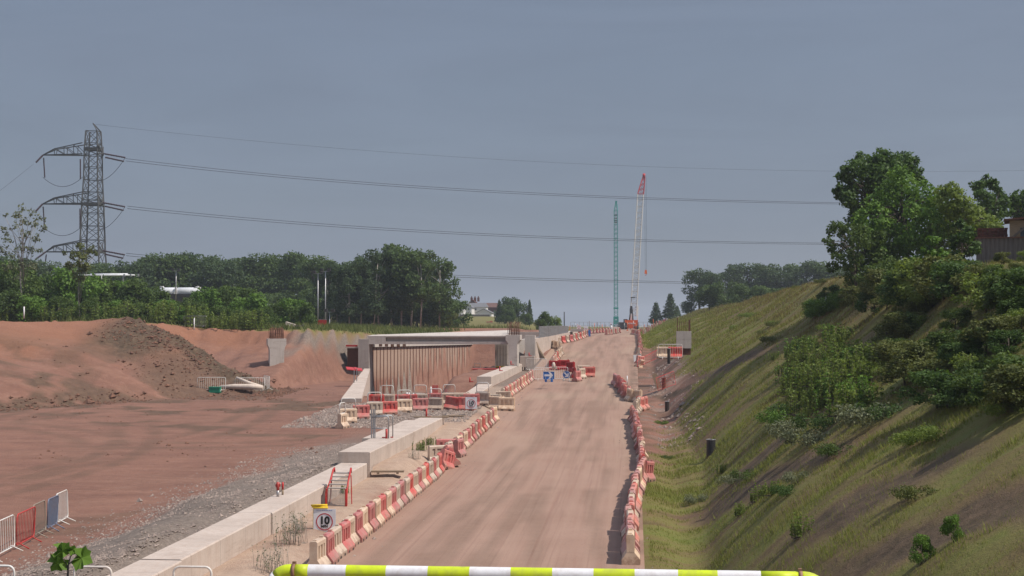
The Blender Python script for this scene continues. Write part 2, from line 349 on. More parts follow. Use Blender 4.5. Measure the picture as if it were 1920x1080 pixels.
# ground: masks (grass, gravel, clods) come from the terrain, the rest is nodes
def groundmat(name, road=False):
    m = N(name, .95); at_ = m.node('ShaderNodeAttribute', attribute_name='mask'); sep = m.node('ShaderNodeSeparateColor')
    m.l.new(at_.outputs['Color'], sep.inputs[0]); gr, gv, cl = sep.outputs[0], sep.outputs[1], sep.outputs[2]
    p = m.pos(); n1 = m.noise(p, .35, 6, .6); n2 = m.noise(p, 2.2, 6, .65); n3 = m.noise(p, 16, 5, .7)
    streak = m.noise(m.pos((.28,.9,.5)), .9, 5, .6, .6)
    if road:
        tr = m.noise(m.pos((3.2,.05,1)), 1.0, 5, .6, .35)
        c = m.mix(m.ramp(n1, [(.3,0.),(.7,1.)]), (.315,.202,.153), (.275,.17,.126))
        c = m.mix(m.math('MULTIPLY', m.ramp(tr, [(.45,0.),(.70,1.)]), .45), c, (.355,.235,.177))
        c = m.mix(m.math('MULTIPLY', m.ramp(tr, [(.28,1.),(.42,0.)]), .35), c, (.24,.125,.09))
        c = m.mix(m.math('MULTIPLY', gv, .8), c, (.34,.24,.175))
        pt = m.noise(m.pos((.8,.12,1)), .8, 5, .6, .6)
        c = m.mix(m.math('MULTIPLY', m.ramp(pt, [(.54,0.),(.68,1.)]), .26), c, (.20,.115,.084))
        w1 = m.noise(m.pos((5.5,.035,1)), 1.6, 4, .55, .25)
        c = m.mix(m.math('MULTIPLY', m.ramp(w1, [(.56,0.),(.62,1.)]), .30), c, (.21,.12,.09))
    else:
        c = m.mix(m.ramp(n1, [(.3,0.),(.7,1.)]), (.240,.122,.086), (.185,.092,.066))
        c = m.mix(m.math('MULTIPLY', m.ramp(streak, [(.48,0.),(.66,1.)]), .6), c, (.15,.075,.055))
        c = m.mix(m.math('MULTIPLY', m.ramp(m.noise(m.pos((.06,.5,.4)), 1.3, 6, .65, 1.2), [(.5,0.),(.58,1.)]), .35), c, (.27,.15,.105))
        c = m.mix(m.math('MULTIPLY', m.ramp(n2, [(.35,1.),(.5,0.)]), .4), c, (.29,.16,.115))
    if not road:                             # rawer orange subsoil high in the cut
        zz = m.node('ShaderNodeSeparateXYZ'); gg_ = m.node('ShaderNodeNewGeometry'); m.l.new(gg_.outputs['Position'], zz.inputs[0])
        k = m.math('MULTIPLY', m.ramp(m.math('ADD', m.math('MULTIPLY', zz.outputs[2], .2), m.math('ADD', n1, .45)), [(.35,0.),(.7,1.)]), m.math('GREATER_THAN', zz.outputs[1], 90.))
        k = m.math('MULTIPLY', k, m.math('LESS_THAN', zz.outputs[0], -20.))
        c = m.mix(m.math('MULTIPLY', k, .6), c, (.285,.128,.072))
    gc = m.mix(m.ramp(m.noise(p, 5, 6, .8), [(.35,0.),(.65,1.)]), (.255,.205,.17), (.125,.098,.080))
    if not road: c = m.mix(m.math('MULTIPLY', gv, 1.0), c, gc); c = m.mix(m.math('MULTIPLY', at_.outputs['Alpha'], m.ramp(n2, [(.3,1.),(.75,.55)])), c, (.43,.315,.235))
    cc = m.mix(m.ramp(n2, [(.35,0.),(.65,1.)]), (.058,.040,.026), (.130,.086,.056))
    c = m.mix(cl, c, cc)
    gn = m.noise(m.pos((.4,1.6,.4)), .55, 6, .65)
    gg = m.ramp(gn, [(.30,(.10,.068,.036)),(.42,(.155,.118,.046)),(.54,(.155,.145,.040)),(.70,(.125,.15,.030))])
    c = m.mix(gr, c, gg)
    c = m.mix(m.math('MULTIPLY', m.ramp(n3, [(.55,0.),(.8,1.)]), .45), c, (.07,.045,.035))
    hh = m.math('ADD', m.math('MULTIPLY', n2, .6), m.math('MULTIPLY', n3, .35))
    m.bump(hh, .35 if road else .75, .06 if road else .18)
    return m.col(c)
M['ground'] = groundmat('red_earth'); M['road'] = groundmat('haul_road_dirt', True)
M['rock'] = simple('grey_pink_stone', (.33,.26,.22), (.19,.15,.13), .95, 0, 2, .3)
M['clod'] = simple('earth_clod', (.20,.10,.065), (.10,.055,.04), .95, 0, 2, .3)
# ------------------------------------------------------------ terrain meshes
def steps(*seg):
    out = []
    for a, b, s in seg: out += list(np.arange(a, b-1e-6, s))
    return out
ys = np.array(steps((12,40,.6),(40,90,.4),(90,135,.27),(135,212,.65),(212,450,3)) + list(np.exp(np.linspace(math.log(450), math.log(6000), 42))))
xl = [-x for x in np.exp(np.linspace(math.log(62), math.log(5000), 30))][::-1]
XL = np.array(xl + steps((-61.5,-26,.36),(-26,-8.7,.26)) + [-8.7])
XR = np.array(steps((-8.7,.2,.3)) + [.249])
XE = np.array([.251] + steps((.4,16,.24),(16,40,1.5)) + list(np.exp(np.linspace(math.log(40), math.log(5000), 24))))
def sheet(name, xs, ys, mat, masks, kind='structure'):
    Xg, Yg = np.meshgrid(xs, ys); Z = hill(Xg, Yg)
    eps = .02
    if xs[0] == XL[0]: Z[:, -1] = hill(Xg[:, -1]+eps, Yg[:, -1])
    if xs[-1] == XR[-1] and xs[0] == XR[0]: pass
    nx, ny = len(xs), len(ys)
    i = np.arange(nx*ny).reshape(ny, nx)
    Fc = np.stack([i[:-1,:-1], i[:-1,1:], i[1:,1:], i[1:,:-1]], -1).reshape(-1, 4)
    me = npmesh(name, np.stack([Xg, Yg, Z], -1).reshape(-1, 3), Fc, [mat], smooth=True)
    a = me.color_attributes.new('mask', 'FLOAT_COLOR', 'POINT')
    g, v, c = masks(Xg, Yg, Z)
    al = sst(-10.95,-10.7,Xg)*(1-sst(-8.6,-8.2,Xg))*(1-sst(80,90,Yg))*sst(.15,.5,fbm(Xg*.6,Yg*.35,3,88)+.12) + sst(-11.6,-11,Xg)*(1-sst(-8.7,-8.3,Xg))*sst(86,88,Yg)*(1-sst(104,108,Yg))*.7
    al = np.clip(al + .5*sst(.5,.65,fbm(Xg*.5,Yg*.5,3,89))*sst(1,2,Xg)*(1-sst(4,7,Xg))*sst(75,82,Yg)*(1-sst(115,125,Yg)),0,1)
    arr = np.stack([g, v, c, al], -1).astype(np.float32)
    a.data.foreach_set('color', arr.ravel())
    o = obj(name, me); tag(o, kind=kind); return o
def mL(X, Y, Z):
    n = fbm(X*.4, Y*.4, 4, 71); n2 = fbm(X*1.7, Y*1.7, 3, 72)
    ftop = 111 + 2*np.sin(X*.3) + 16.2 + 19*sst(-28.5,-26.2,X) - 1.5*sst(-29,-24,X)
    grass = sst(-.3, .9, (Y-ftop) + 3*(n-.5)) * np.where((X > wallX(Y)-.5) & (Y < 176), 0, 1)
    soil = sst(166,172,Y+8*(n-.5))*(1-sst(206,214,Y+10*(n-.5)))*sst(-52,-34,X)
    grass = grass*(1-soil)
    grav = sst(.38,.62, n + .9*(sst(-18,-13.2,X)-.5))*(1-sst(-11.5,-11.2,X)*0)*(1-sst(63,80,Y+6*(n-.5)))
    grav = np.maximum(grav, sst(-20,-18,X)*sst(80,84,Y)*(1-sst(95,99,Y))*.9*(X < -9.5))
    grav = np.maximum(grav, sst(-31,-27.5,X+4*(n-.5))*(1-sst(-22,-21,X))*sst(117,120,Y+4*(n-.5)-12*sst(-29,-27,X))*(1-sst(144,148,Y)))
    grav = np.where((X > -11.3) & (Y < 84), .35*sst(.4,.7,n), grav)
    grav = np.maximum(grav, .85*(X > -10.6)*sst(85,87,Y)*(1-sst(136,139,Y)))
    hy = heapY(X)
    cl = sst(-43,-39.5,X)*(1-sst(-26.5,-25,X))*(1-sst(1,3,(Y-hy)))*sst(-12,-7,(Y-hy)+7*(n-.5)-5*sst(-41,-36,X))
    cl = np.maximum(cl, .68*sst(-38,-34,X+3*(n-.5))*(1-sst(-27,-25.5,X))*(Y > hy-9)*(Y < hy+1.2)*(Y > 96))
    cl = cl*sst(.25,.5,n2+.25)
    cl = np.maximum(cl, .9*sst(2.6,1.2,np.abs(Y-heapF(X)+.5+3*(n-.5)))*(1-sst(-37,-34,X))*sst(.3,.5,n2))
    cl = np.maximum(cl, .8*sst(.52,.62,n)*sst(84,88,Y)*(1-sst(96,108,Y))*(X < -19))
    cl = np.maximum(cl, .7*sst(.5,.6,fbm(X*.5,Y*.5,3,91))*(1-sst(1,3,abs(Y-78+(X+22)*.6)))*(X < -13))
    tn = .35+.65*sst(.3,.6,fbm(X*.8,Y*.8,3,95))
    cl = np.maximum(cl, .6*sst(.42,.62,fbm(X*.12+Y*.1,Y*.35-X*.12,4,97))*(X < -38)*sst(2,6,Y-heapF(X))*sst(3,8,heapY(X)-Y))
    for (cx,cy,rr_) in ((-28,44,17),(-31,70,22),(-24,88,13),(-60,80,36),(-40,62,14),(-30,110,52),(-55,60,30)):
        for dr in (0,1.9):
            d = np.abs(np.hypot(X-cx,(Y-cy)*.8)-rr_-dr); cl = np.maximum(cl, .42*tn*(1-sst(.25,.6,d))*(X < -17)*(Y < 106)*sst(.35,.6,fbm(X*.15,Y*.15,2,int(rr_))))
    return grass, grav*(1-grass), cl*(1-grass)
RNG_T = [(-6.6,.5,9,0),(-5.2,.8,13,1),(-3.6,.6,11,2.2),(-2.9,.9,17,.7),(-4.4,1.2,23,3.),(-6.0,.9,19,4.)]
def mR(X, Y, Z):
    n = fbm(X*.3, Y*.1, 3, 73)
    g = .8*sst(.4,.75,n)*sst(60,75,Y)
    g = np.maximum(g, sst(-7.6,-8.7,X)*.5)
    tk = 0*X; rn = RNG_T
    for a,b,c_,p in rn:
        xx = a+b*np.sin(Y/c_+p); 
        for dx in (0,1.85): tk = np.maximum(tk, (1-sst(.12,.34,abs(X-xx-dx)))*sst(.42,.58,fbm(X*.3,Y*.12,3,int(c_))))
    return 0*X, g, .30*tk+.4*sst(1.1,0,abs(X-.3)) * sst(.35,.6,fbm(X*2,Y*.8,2,5)) + 0*X
BANDS = []
for up, lw in (([(1300,962),(1520,842)],[(1300,988),(1545,868)]), ([(1475,1008),(1770,845)],[(1500,1046),(1800,880)]), ([(1530,1062),(1905,905)],[(1640,1078),(1918,985)]), ([(1230,740),(1420,655)],[(1240,752),(1430,668)]), ([(1340,925),(1480,800)],[(1365,935),(1500,815)])):
    q = [G(*p, 20) for p in up+lw]; BANDS.append([(v.x, v.y) for v in q])
def bands(X, Y):
    o = 0*X; w = .9*(fbm(X*.9, Y*1.4, 3, 66)-.5)
    for (a, b, c, d) in BANDS:
        fu = a[1]+(X-a[0])*(b[1]-a[1])/(b[0]-a[0]); fl_ = c[1]+(X-c[0])*(d[1]-c[1])/(d[0]-c[0]); k = max(abs(a[1]-c[1]), 1.)*.3
        x0, x1 = min(a[0],c[0]), max(b[0],d[0])
        o = np.maximum(o, sst(-.4,.5,(fu-Y)/k+w*2)*sst(-.4,.5,(Y-fl_)/k+w*2)*sst(x0-1.2,x0+.8,X)*sst(x1+1.6,x1-.5,X))
    return o
def mE(X, Y, Z):
    n = fbm(X*.35, Y*.5, 4, 75); n2 = fbm(X*.25, Y*1.3, 4, 76)
    bare = sst(1.2,-.2, (X-toeX(Y)-3.2*sst(80,96,Y)*(1-sst(135,160,Y)) + 1.2 + 2.0*(1-sst(60,76,Y)) + 3.4*(n-.5)))
    bare = np.maximum(bare, .6*sst(.57,.68,n2)*(1-sst(9,13,X)))
    bare = np.where((Y < 66) & (X > 1.2) & (X < 3.4), bare*.25, bare)
    bare = np.where(Y < 66, bare*.3, bare); bnd = bands(X, Y); bare = np.maximum(bare, .93*bnd)
    grass = 1-bare
    grav = .6*sst(.5,.62,fbm(X,Y,3,77))*sst(74,80,Y)*(1-sst(120,126,Y))*sst(5,2.5,X)
    grav = np.maximum(grav, .8*(1-sst(.15,.4,abs(Y-71-.6*(X-2)))))*sst(7,5,X)
    return grass, grav*(1-grass)*.9, np.maximum(bare*np.maximum(sst(.45,.6,n)*.6, sst(2.6,4.6,X)*.85), bnd)
ground_o = sheet('ground', XL, ys, M['ground'], mL)
road_o = sheet('haul_road', XR, ys, M['road'], mR)
emb_o = sheet('embankment', XE, ys, M['ground'], mE)
# ------------------------------------------------------------ stones, clods, grass (uncountable)
def rocks(name, pts, size, mat, label):
    base = np.array([(1,0,0),(-1,0,0),(0,1,0),(0,-1,0),(0,0,1),(0,0,-1)], float)
    fs = np.array([(0,2,4),(2,1,4),(1,3,4),(3,0,4),(2,0,5),(1,2,5),(3,1,5),(0,3,5)])
    n = len(pts); V = base[None]*(1+.6*(RNG.random((n,6,1))-.5))*size[:, None, None]*np.array([1,1,.7])
    a = RNG.random(n)*2*PI; ca, sa = np.cos(a)[:, None], np.sin(a)[:, None]
    x, y = V[..., 0]*ca-V[..., 1]*sa, V[..., 0]*sa+V[..., 1]*ca
    V = np.stack([x, y, V[..., 2]+.25*(x)], -1)+pts[:, None]
    F_ = (fs[None]+(np.arange(n)*6)[:, None, None]).reshape(-1, 3)
    o = obj(name, npmesh(name, V.reshape(-1, 3), F_, [mat])); tag(o, label, None, None, 'stuff'); return o
def scat(n, x0, x1, y0, y1, keep):
    X = RNG.uniform(x0, x1, n); Y = RNG.uniform(y0, y1, n); k = keep(X, Y) > RNG.random(n); X, Y = X[k], Y[k]
    return np.stack([X, Y, hill(X, Y)], -1)
P = scat(44000, -22, -11.8, 30, 70, lambda X, Y: sst(-19,-13.5,X)*sst(.3,.6,fbm(X*.5,Y*.5,3,71)+.1))
rocks('gravel', P, RNG.gamma(1.5, .013, len(P))+.010, M['rock'], 'loose grey gravel and rubble beside the long concrete beam')
P = scat(9000, -20, -9.5, 80, 97, lambda X, Y: 1+0*X)
rocks('gravel', P, RNG.gamma(2, .022, len(P))+.015, M['rock'], 'grey stone chippings inside the ring of plastic barriers')
P = scat(2600, 1, 4.5, 74, 128, lambda X, Y: sst(.48,.62,fbm(X,Y,3,77))*sst(4.5,2.5,X))
rocks('gravel', P, RNG.gamma(1.6, .03, len(P))+.02, M['rock'], 'scattered stones on the bare foot of the right bank')
P = scat(24000, -50, -25.5, 82, 113, lambda X, Y: (1-np.clip(abs(Y-heapY(X)+2)/(4+4*sst(-41,-36,X)),0,1))*sst(-42.5,-39,X)*(.35+.65*sst(.4,.6,fbm(X*.6,Y*.6,3,98))))
rocks('clods', P, RNG.gamma(1.4, .036, len(P))+.03, M['clod'], 'lumpy clods of dark earth over the spoil heap')
P = scat(9000, -60, -34, 70, 100, lambda X, Y: sst(2.8,.8,np.abs(Y-heapF(X)+.5)))
rocks('clods', P, RNG.gamma(1.4, .05, len(P))+.03, M['clod'], 'band of broken dark clods along the foot of the left bank')
P = scat(3000, -45, -12, 62, 108, lambda X, Y: .8*sst(.5,.6,fbm(X*.4,Y*.4,3,71)))
rocks('clods', P, RNG.gamma(1.3, .025, len(P))+.015, M['clod'], 'small clods of earth on the churned red plain')
P = scat(1500, -8.6, .5, 30, 120, lambda X, Y: sst(2.2,.2,np.minimum(X+8.6,.5-X)))
rocks('road_stones', P, RNG.gamma(1.3, .016, len(P))+.01, M['rock'], 'small stones along both edges of the haul road')
def blades(name, P, hgt, wid, mat, label, lean=.5):
    n = len(P); a = RNG.random(n)*2*PI; dx, dy = np.cos(a)*wid/2, np.sin(a)*wid/2
    lx = (RNG.random(n)-.5)*2*lean*hgt - .15*hgt; ly = (RNG.random(n)-.5)*2*lean*hgt
    z0 = P[:, 2]-.03
    A = np.stack([P[:,0]-dx, P[:,1]-dy, z0], -1); B = np.stack([P[:,0]+dx, P[:,1]+dy, z0], -1)
    C = np.stack([P[:,0]+lx, P[:,1]+ly, z0+hgt], -1)
    V = np.stack([A, B, C], 1).reshape(-1, 3)
    o = obj(name, npmesh(name, V, np.arange(3*n).reshape(-1, 3), [mat])); tag(o, label, None, None, 'stuff'); return o
n = 560000
Y = 22*np.exp(RNG.random(n)**.9*math.log(300/22)); X = RNG.uniform(.4, 15, n)
g, _, _ = mE(X, Y, 0*X)
patch = fbm(X*.5, Y*1.1, 4, 83)
k = (g*(.25+1.1*sst(.35,.6,patch)) > RNG.random(n)); X, Y, patch = X[k], Y[k], patch[k]
P = np.stack([X, Y, hill(X, Y)], -1)
hg = (.04+.15*RNG.random(len(X))**1.6)*(.55+.9*sst(.45,.75,patch))*(.7+Y/150)
blades('grass', P, hg, .007+Y*.00036, M['grass'], 'rough olive and straw coloured grass covering the right bank')
n = 60000; Y = RNG.uniform(126, 215, n); X = RNG.uniform(-62, -8, n)
g, _, _ = mL(X, Y, 0*X); k = g > RNG.random(n); X, Y = X[k], Y[k]
P = np.stack([X, Y, hill(X, Y)], -1)
blades('grass', P, .25+.55*RNG.random(len(X)), np.full(len(X), .10), M['grassg'], 'long yellow green grass on the plateau above the red cut')
# ------------------------------------------------------------ vegetation
def foliage(blobs, n, leaf, up=.35, shell=.55, rng=RNG):
    """leaf quads spread through a set of lumps; blobs (x,y,z,rx,ry,rz)"""
    B = np.array(blobs, float); w = (B[:, 3]*B[:, 4]*B[:, 5])**(2/3); k = rng.choice(len(B), n, p=w/w.sum()); b = B[k]
    d = rng.normal(size=(n, 3)); d /= np.linalg.norm(d, axis=1)[:, None]
    rad = shell+(1-shell)*rng.random(n)**.6; rad *= 1+.22*np.sin(d[:, 0]*7+k)*np.cos(d[:, 1]*6+k*2)+.15*np.sin(d[:,2]*11+k*3)
    # clump pattern leaves gaps
    c = b[:, :3]+d*rad[:, None]*b[:, 3:]
    nn = d*.8+rng.normal(size=(n, 3))*.7+np.array([0,0,up]); nn /= np.linalg.norm(nn, axis=1)[:, None]
    t = np.cross(nn, rng.normal(size=(n, 3))); t /= np.linalg.norm(t, axis=1)[:, None]+1e-9; u = np.cross(nn, t)
    s = leaf*(.5+.9*rng.random(n)); t *= s[:, None]; u *= (s*.62)[:, None]
    V = np.stack([c-t, c-u*.9+t*.1, c+t, c+u*.9+t*.1], 1).reshape(-1, 3)
    return V, np.arange(4*n).reshape(-1, 4)
def limbs(mb, base, top, r0, ends, n=7, mi=0):
    base = Vector(base); top = Vector(top); mid = (base+top)/2 + Vector((random.uniform(-.1,.1), random.uniform(-.1,.1), 0))*(top-base).length*.4
    mb.tube([base, mid, top], [r0, r0*.75, r0*.4], n, mi)
    for e in ends:
        e = Vector(e); f = random.uniform(.35, .9); s = base.lerp(top, f); m = s.lerp(e, .5)+Vector((0,0,.15*(e-s).length))
        mb.tube([s, m, e], [r0*.35, r0*.22, r0*.06], 5, mi)
def tree_kind(kind, seed):
    """returns (trunk mesh, crown mesh) for a tree about 1 unit = 1 m; heights given per kind"""
    R = np.random.default_rng(seed); random.seed(seed); bl = []; mb = MB()
    if kind in ('broad','blue'):           # full crown to near the ground, 12 m
        for _ in range(26):
            z = R.uniform(3., 10.6); w = 3.6*math.sqrt(max(.12, 1-((z-5.8)/6.)**2)); a = R.uniform(0, 2*PI); q = R.random()**.5*w
            r = R.uniform(.9, 1.9); bl.append((q*math.cos(a), q*math.sin(a), z, r, r, r*.85))
        V = foliage(bl, 6200, .23, rng=R); ends = [b[:3] for b in bl[:9]]
        limbs(mb, (0,0,-.3), (0,0,8), .3, ends)
    elif kind == 'full':                   # round crown on a visible trunk, 12 m
        for _ in range(30):
            z = R.uniform(2.6, 10.9); w = 3.0*math.sqrt(max(.15, 1-((z-6.8)/5.6)**2)); a = R.uniform(0, 2*PI); q = R.random()**.5*w
            r = R.uniform(.6, 1.5); bl.append((q*math.cos(a), q*math.sin(a), z, r, r, r*.85))
        V = foliage(bl, 6800, .19, rng=R); limbs(mb, (0,0,-.3), (R.uniform(-.4,.4),0,9.5), .15, [b[:3] for b in bl[:10]])
    elif kind == 'tall':                   # pale trunks under a high ragged crown, 12 m
        for _ in range(24):
            z = R.uniform(4.5, 11.2); w = 2.6*math.sqrt(max(.15, 1-((z-7.5)/5.)**2)); a = R.uniform(0, 2*PI); q = R.random()**.5*w
            r = R.uniform(.5, 1.25); bl.append((q*math.cos(a), q*math.sin(a), z, r, r, r*.8))
        V = foliage(bl, 4200, .2, rng=R); limbs(mb, (0,0,-.3), (R.uniform(-.4,.4),0,9.5), .13, [b[:3] for b in bl[:12]])
    elif kind == 'bush':                   # 4 m
        for _ in range(20):
            z = R.uniform(.6, 3.4); w = 2.3*math.sqrt(max(.1, 1-(z/4.3)**2)); a = R.uniform(0, 2*PI); q = R.random()**.5*w
            r = R.uniform(.45, .95); bl.append((q*math.cos(a), q*math.sin(a), z, r, r, r*.9))
        V = foliage(bl, 4200, .13, rng=R); limbs(mb, (0,0,-.2), (0,0,2.6), .1, [b[:3] for b in bl[:8]])
    elif kind == 'conifer':                # 6 m
        for i in range(34):
            z = .6+5.2*i/34; w = 1.55*(1-z/6.3)+.08; a = i*2.4; bl.append((w*.55*math.cos(a), w*.55*math.sin(a), z, w*.6+.08, w*.6+.08, .32))
        V = foliage(bl, 3600, .15, up=-.1, rng=R); limbs(mb, (0,0,-.2), (0,0,5.7), .14, [])
    elif kind == 'weed':                   # leafy upright stems, 1 m
        Vs = []; 
        for i in range(26):
            x, y = np.clip(R.normal(0, .45, 2), -.9, .9); mb.bar((0,0,-.06),(x,y,-.04),.02); h = R.uniform(.5, 1.15); mb.tube([(x,y,-.05),(x+R.normal(0,.05),y,h)], [.012,.005], 4)
            for z in np.linspace(.12, h, 6): bl.append((x, y, z, .09, .09, .05))
        V = foliage(bl, 1500, .055, rng=R, shell=.2)
    elif kind == 'dry':                    # thin dead stalks, 1 m
        for i in range(46):
            x, y = R.normal(0, .32, 2); mb.bar((0,0,-.06),(x,y,-.04),.012); h = R.uniform(.35, 1.1); dx, dy = R.normal(0,.16,2); mb.tube([(x,y,-.05),(x+dx*.3,y+dy*.3,h*.5),(x+dx,y+dy,h)], [.008,.006,.003], 4)
            for f in (.55,.75,.95): bl.append((x+dx*f, y+dy*f, h*f, .06, .06, .05))
        V = foliage(bl, 420, .025, rng=R, shell=.2)
    elif kind == 'scrub':                  # low dense mat, .6 m
        for _ in range(16):
            a = R.uniform(0, 2*PI); q = R.random()**.5*1.3; r = R.uniform(.22, .45); bl.append((q*math.cos(a), q*math.sin(a), r*.5, r, r, r*.8))
        V = foliage(bl, 3000, .05, rng=R); limbs(mb, (0,0,-.1), (0,0,.3), .02, [b[:3] for b in bl[:6]], 4)
    return mb, V
LIB = {}
def lib(kind, leaf, seed, bark='bark'):
    k = (kind, leaf, seed)
    if k not in LIB:
        mb, (V, Fc) = tree_kind(kind, seed)
        LIB[k] = (mb.mesh('trunk', M[bark]), npmesh('crown', V, Fc, [M[leaf]]))
    return LIB[k]
def plant(kind, leaf, seed, loc, sc, label, cat, name, group=None, bark='bark', rz=None, parts=('trunk','crown'), tilt=0):
    t, c = lib(kind, leaf, seed, bark); rz = random.uniform(0, 6.28) if rz is None else rz
    e = empty(name, loc, rz, label, cat, group); e.scale = sc if hasattr(sc,'__len__') else (sc,)*3; e.rotation_euler.y = tilt
    if kind in ('weed','dry','scrub'): parts = ('stalks','leaves')
    obj(parts[0], t, e); obj(parts[1], c, e); return e
def pxtree(name, label, cat, Y, blobs, n, leaf, mats, base, bark='bark', r0=.18, depth=.9, shell=.5, group=None, sat=5):
    """a tree of its own: lumps given by where they show (px,py,radius px) at distance about Y"""
    s = Y/FPX; B = []; random.seed(int(base[0]*7+Y))
    for (px, py, r) in blobs:
        y = Y+random.uniform(-1,1)*depth*1.6; p = at(px, py, y); rr = r*s
        B.append((p.x, p.y, p.z, rr*.88, rr, rr*.82))
        for _ in range(sat):
            a=random.uniform(0,2*PI); c=random.uniform(-.6,1); sr=math.sqrt(max(0,1-c*c)); q=rr*random.uniform(.26,.5); d=rr*random.uniform(.75,1.02)
            B.append((p.x+d*sr*math.cos(a), p.y+d*sr*math.sin(a), p.z+d*c, q, q, q*.85))
    b = G(base[0], base[1]) if base[2] is None else Vector((at(base[0],base[1],base[2]).x, base[2], 0))
    if base[2] is not None: b.z = hz1(b.x, b.y)
    e = empty(name, b, 0, label, cat, group)
    Bl = [(x-b.x, y-b.y, z-b.z, rx, ry, rz_) for (x,y,z,rx,ry,rz_) in B]
    V, Fc = foliage(Bl, n, leaf, shell=shell); obj('crown', npmesh('crown', V, Fc, [M[mats]]), e)
    mb = MB(); ctr = np.mean(np.array(Bl)[:, :3], 0); zt_ = max(q[2] for q in Bl)
    limbs(mb, (0,0,-.3), (ctr[0]*.8, ctr[1], zt_*.8), r0, [q[:3] for q in Bl[::max(1,len(Bl)//26)]]); mb.build('trunk', M[bark], e); return e
# ------------------------------------------------------------ planting
def skyline(v): return np.interp(v, [-60,60,110,200,260,330,400,460,500,540,600,640,690],[470,478,492,486,480,468,473,480,471,466,474,486,492])
px = -50; i = 0
while px < 672:
    Y = 250+random.uniform(-14,14); X = at(px, 600, Y).x; z = hz1(X, Y); top = at(px, float(skyline(px))+random.uniform(-3,6), Y).z
    i += 1; plant('broad', 'leaf_wood' if random.random()<.7 else 'leaf_blue', 1+i%4, (X,Y,z), (top-z)/12.*np.array([1.05,1.05,1]),
          f'full dark green broadleaf tree in the far wood, {ORD[i-1].replace("nearest","first")} along it from the left', 'tree', 'broadleaf_tree', 'trees of the far wood on the left')
    px += 24+random.uniform(-4,4)
for k in range(26):                                     # lower storey that closes the wood
    px = -45+k*29+random.uniform(-6,6); Y = 232+random.uniform(-5,5); X = at(px,600,Y).x
    plant('bush','leaf_wood',1+k%2,(X,Y,hz1(X,Y)),random.uniform(1.25,1.7),'dark undergrowth bush at the foot of the far wood','bush','understorey_bush','undergrowth of the far wood')
for k,(px, ty) in enumerate([(612,497),(634,490),(655,497),(676,486),(694,474),(712,466),(733,459),(752,463),(770,465),(788,470),(806,478),(824,482),(700,500),(745,490),(780,500),(664,520)]):
    Y = 205+random.uniform(-8,8)+(6 if k>11 else 0); X = at(px,600,Y).x; z = hz1(X,Y); top = at(px,ty,Y).z
    plant('full' if k%3 else 'tall','leaf_blue' if px<720 else 'leaf_wood',1+k%4,(X,Y,z),(top-z)/11.6,f'pale-trunked tall tree, {["first","second","third","fourth","fifth","sixth","seventh","eighth","ninth","tenth","eleventh","twelfth","hindmost left","hindmost middle","hindmost right","shortest left"][k]} of the grove beyond the bridge','tree','tall_tree','tall grove beyond the bridge','palebark')
for k,px in enumerate([640,668,690,712,738,760,782,806,828,843,852]):
    Y = 214+random.uniform(-4,4); X = at(px,600,Y).x
    plant('bush','leaf_wood',1+k%2,(X,Y,hz1(X,Y)),random.uniform(.9,1.45),'shaded bush between the trunks of the tall grove','bush','understorey_bush','undergrowth of the tall grove')
for px,s in ((846,.6),(834,1.1)):
    X = at(px,600,210).x; plant('bush','leaf_olive' if px>845 else 'leaf_wood',3,(X,210,hz1(X,210)),s*1.15,'brownish bush at the right-hand end of the tall grove' if px>845 else 'green bush tucked under the right edge of the tall grove','bush','bush')
hedge = [(-12,478,140),(18,486,138),(38,512,136),(70,520,150),(98,512,146),(122,508,142),(150,500,139),(178,518,144),(205,528,150),(232,522,146),(258,520,143),(285,538,140),(310,556,137),(338,560,139),(366,556,142),(392,538,146),(418,528,148),(445,534,144),(470,548,141),(498,574,139),(527,560,150),(545,556,148),(563,566,146),(14,540,131),(60,548,131),(110,552,131),(165,556,131),(215,560,131.5),(262,562,131),(312,578,131),(352,574,131),(410,572,133),(455,574,133)]
for k,(px,ty,Y) in enumerate(hedge):
    X = at(px,600,Y).x; z = hz1(X,Y); top = at(px,ty,Y).z; s = (top-z)/4.
    plant('bush','leaf_bush' if k%3 else 'leaf_bright',1+k%4,(X,Y,z-.1),(max(s,.55)*1.0,max(s,.55),s),f'green hawthorn bush above the red cut, {ORD[k].replace("nearest","first")} of the hedge' if k<23 else 'low green bush along the front of the hedge above the red cut','bush','hedge_bush','hedge bushes above the red cut')
for k,px in enumerate(range(10,500,26)):
    Y = 129.5+random.uniform(-.5,1.5); X = at(px,600,Y).x
    plant('weed','leaf_weed',1+k%3,(X,Y,hz1(X,Y)),random.uniform(1.2,1.9),'leafy weeds on the lip of the red cut','weed','tall_weed','weeds along the lip of the red cut')
pxtree('birch_tree','slender sparse tree with pale stems standing before the pylon','tree',133,
   [(14,450,13),(20,478,13),(8,430,9),(28,425,11),(32,402,11),(42,390,9),(45,415,12),(48,440,12),(60,400,9),(66,420,11),(74,408,8),(80,428,9),(70,448,10),(82,412,6),(38,465,12),(60,470,10),(5,470,12),(20,500,14),(40,498,12),(62,500,10),(10,405,5),(76,470,7),(30,520,10)],1500,.13,'leaf_pale',(45,592,133),'palebark',.09,.8,.1)
pxtree('young_tree','young light green sapling left of the pylon legs','tree',134,[(150,462,9),(142,478,12),(160,480,11),(170,470,9),(150,496,13),(130,500,10),(165,502,12),(145,518,14),(120,475,5),(180,476,5)],1300,.13,'leaf_olive',(150,590,134),'palebark',.06,.8,.2)
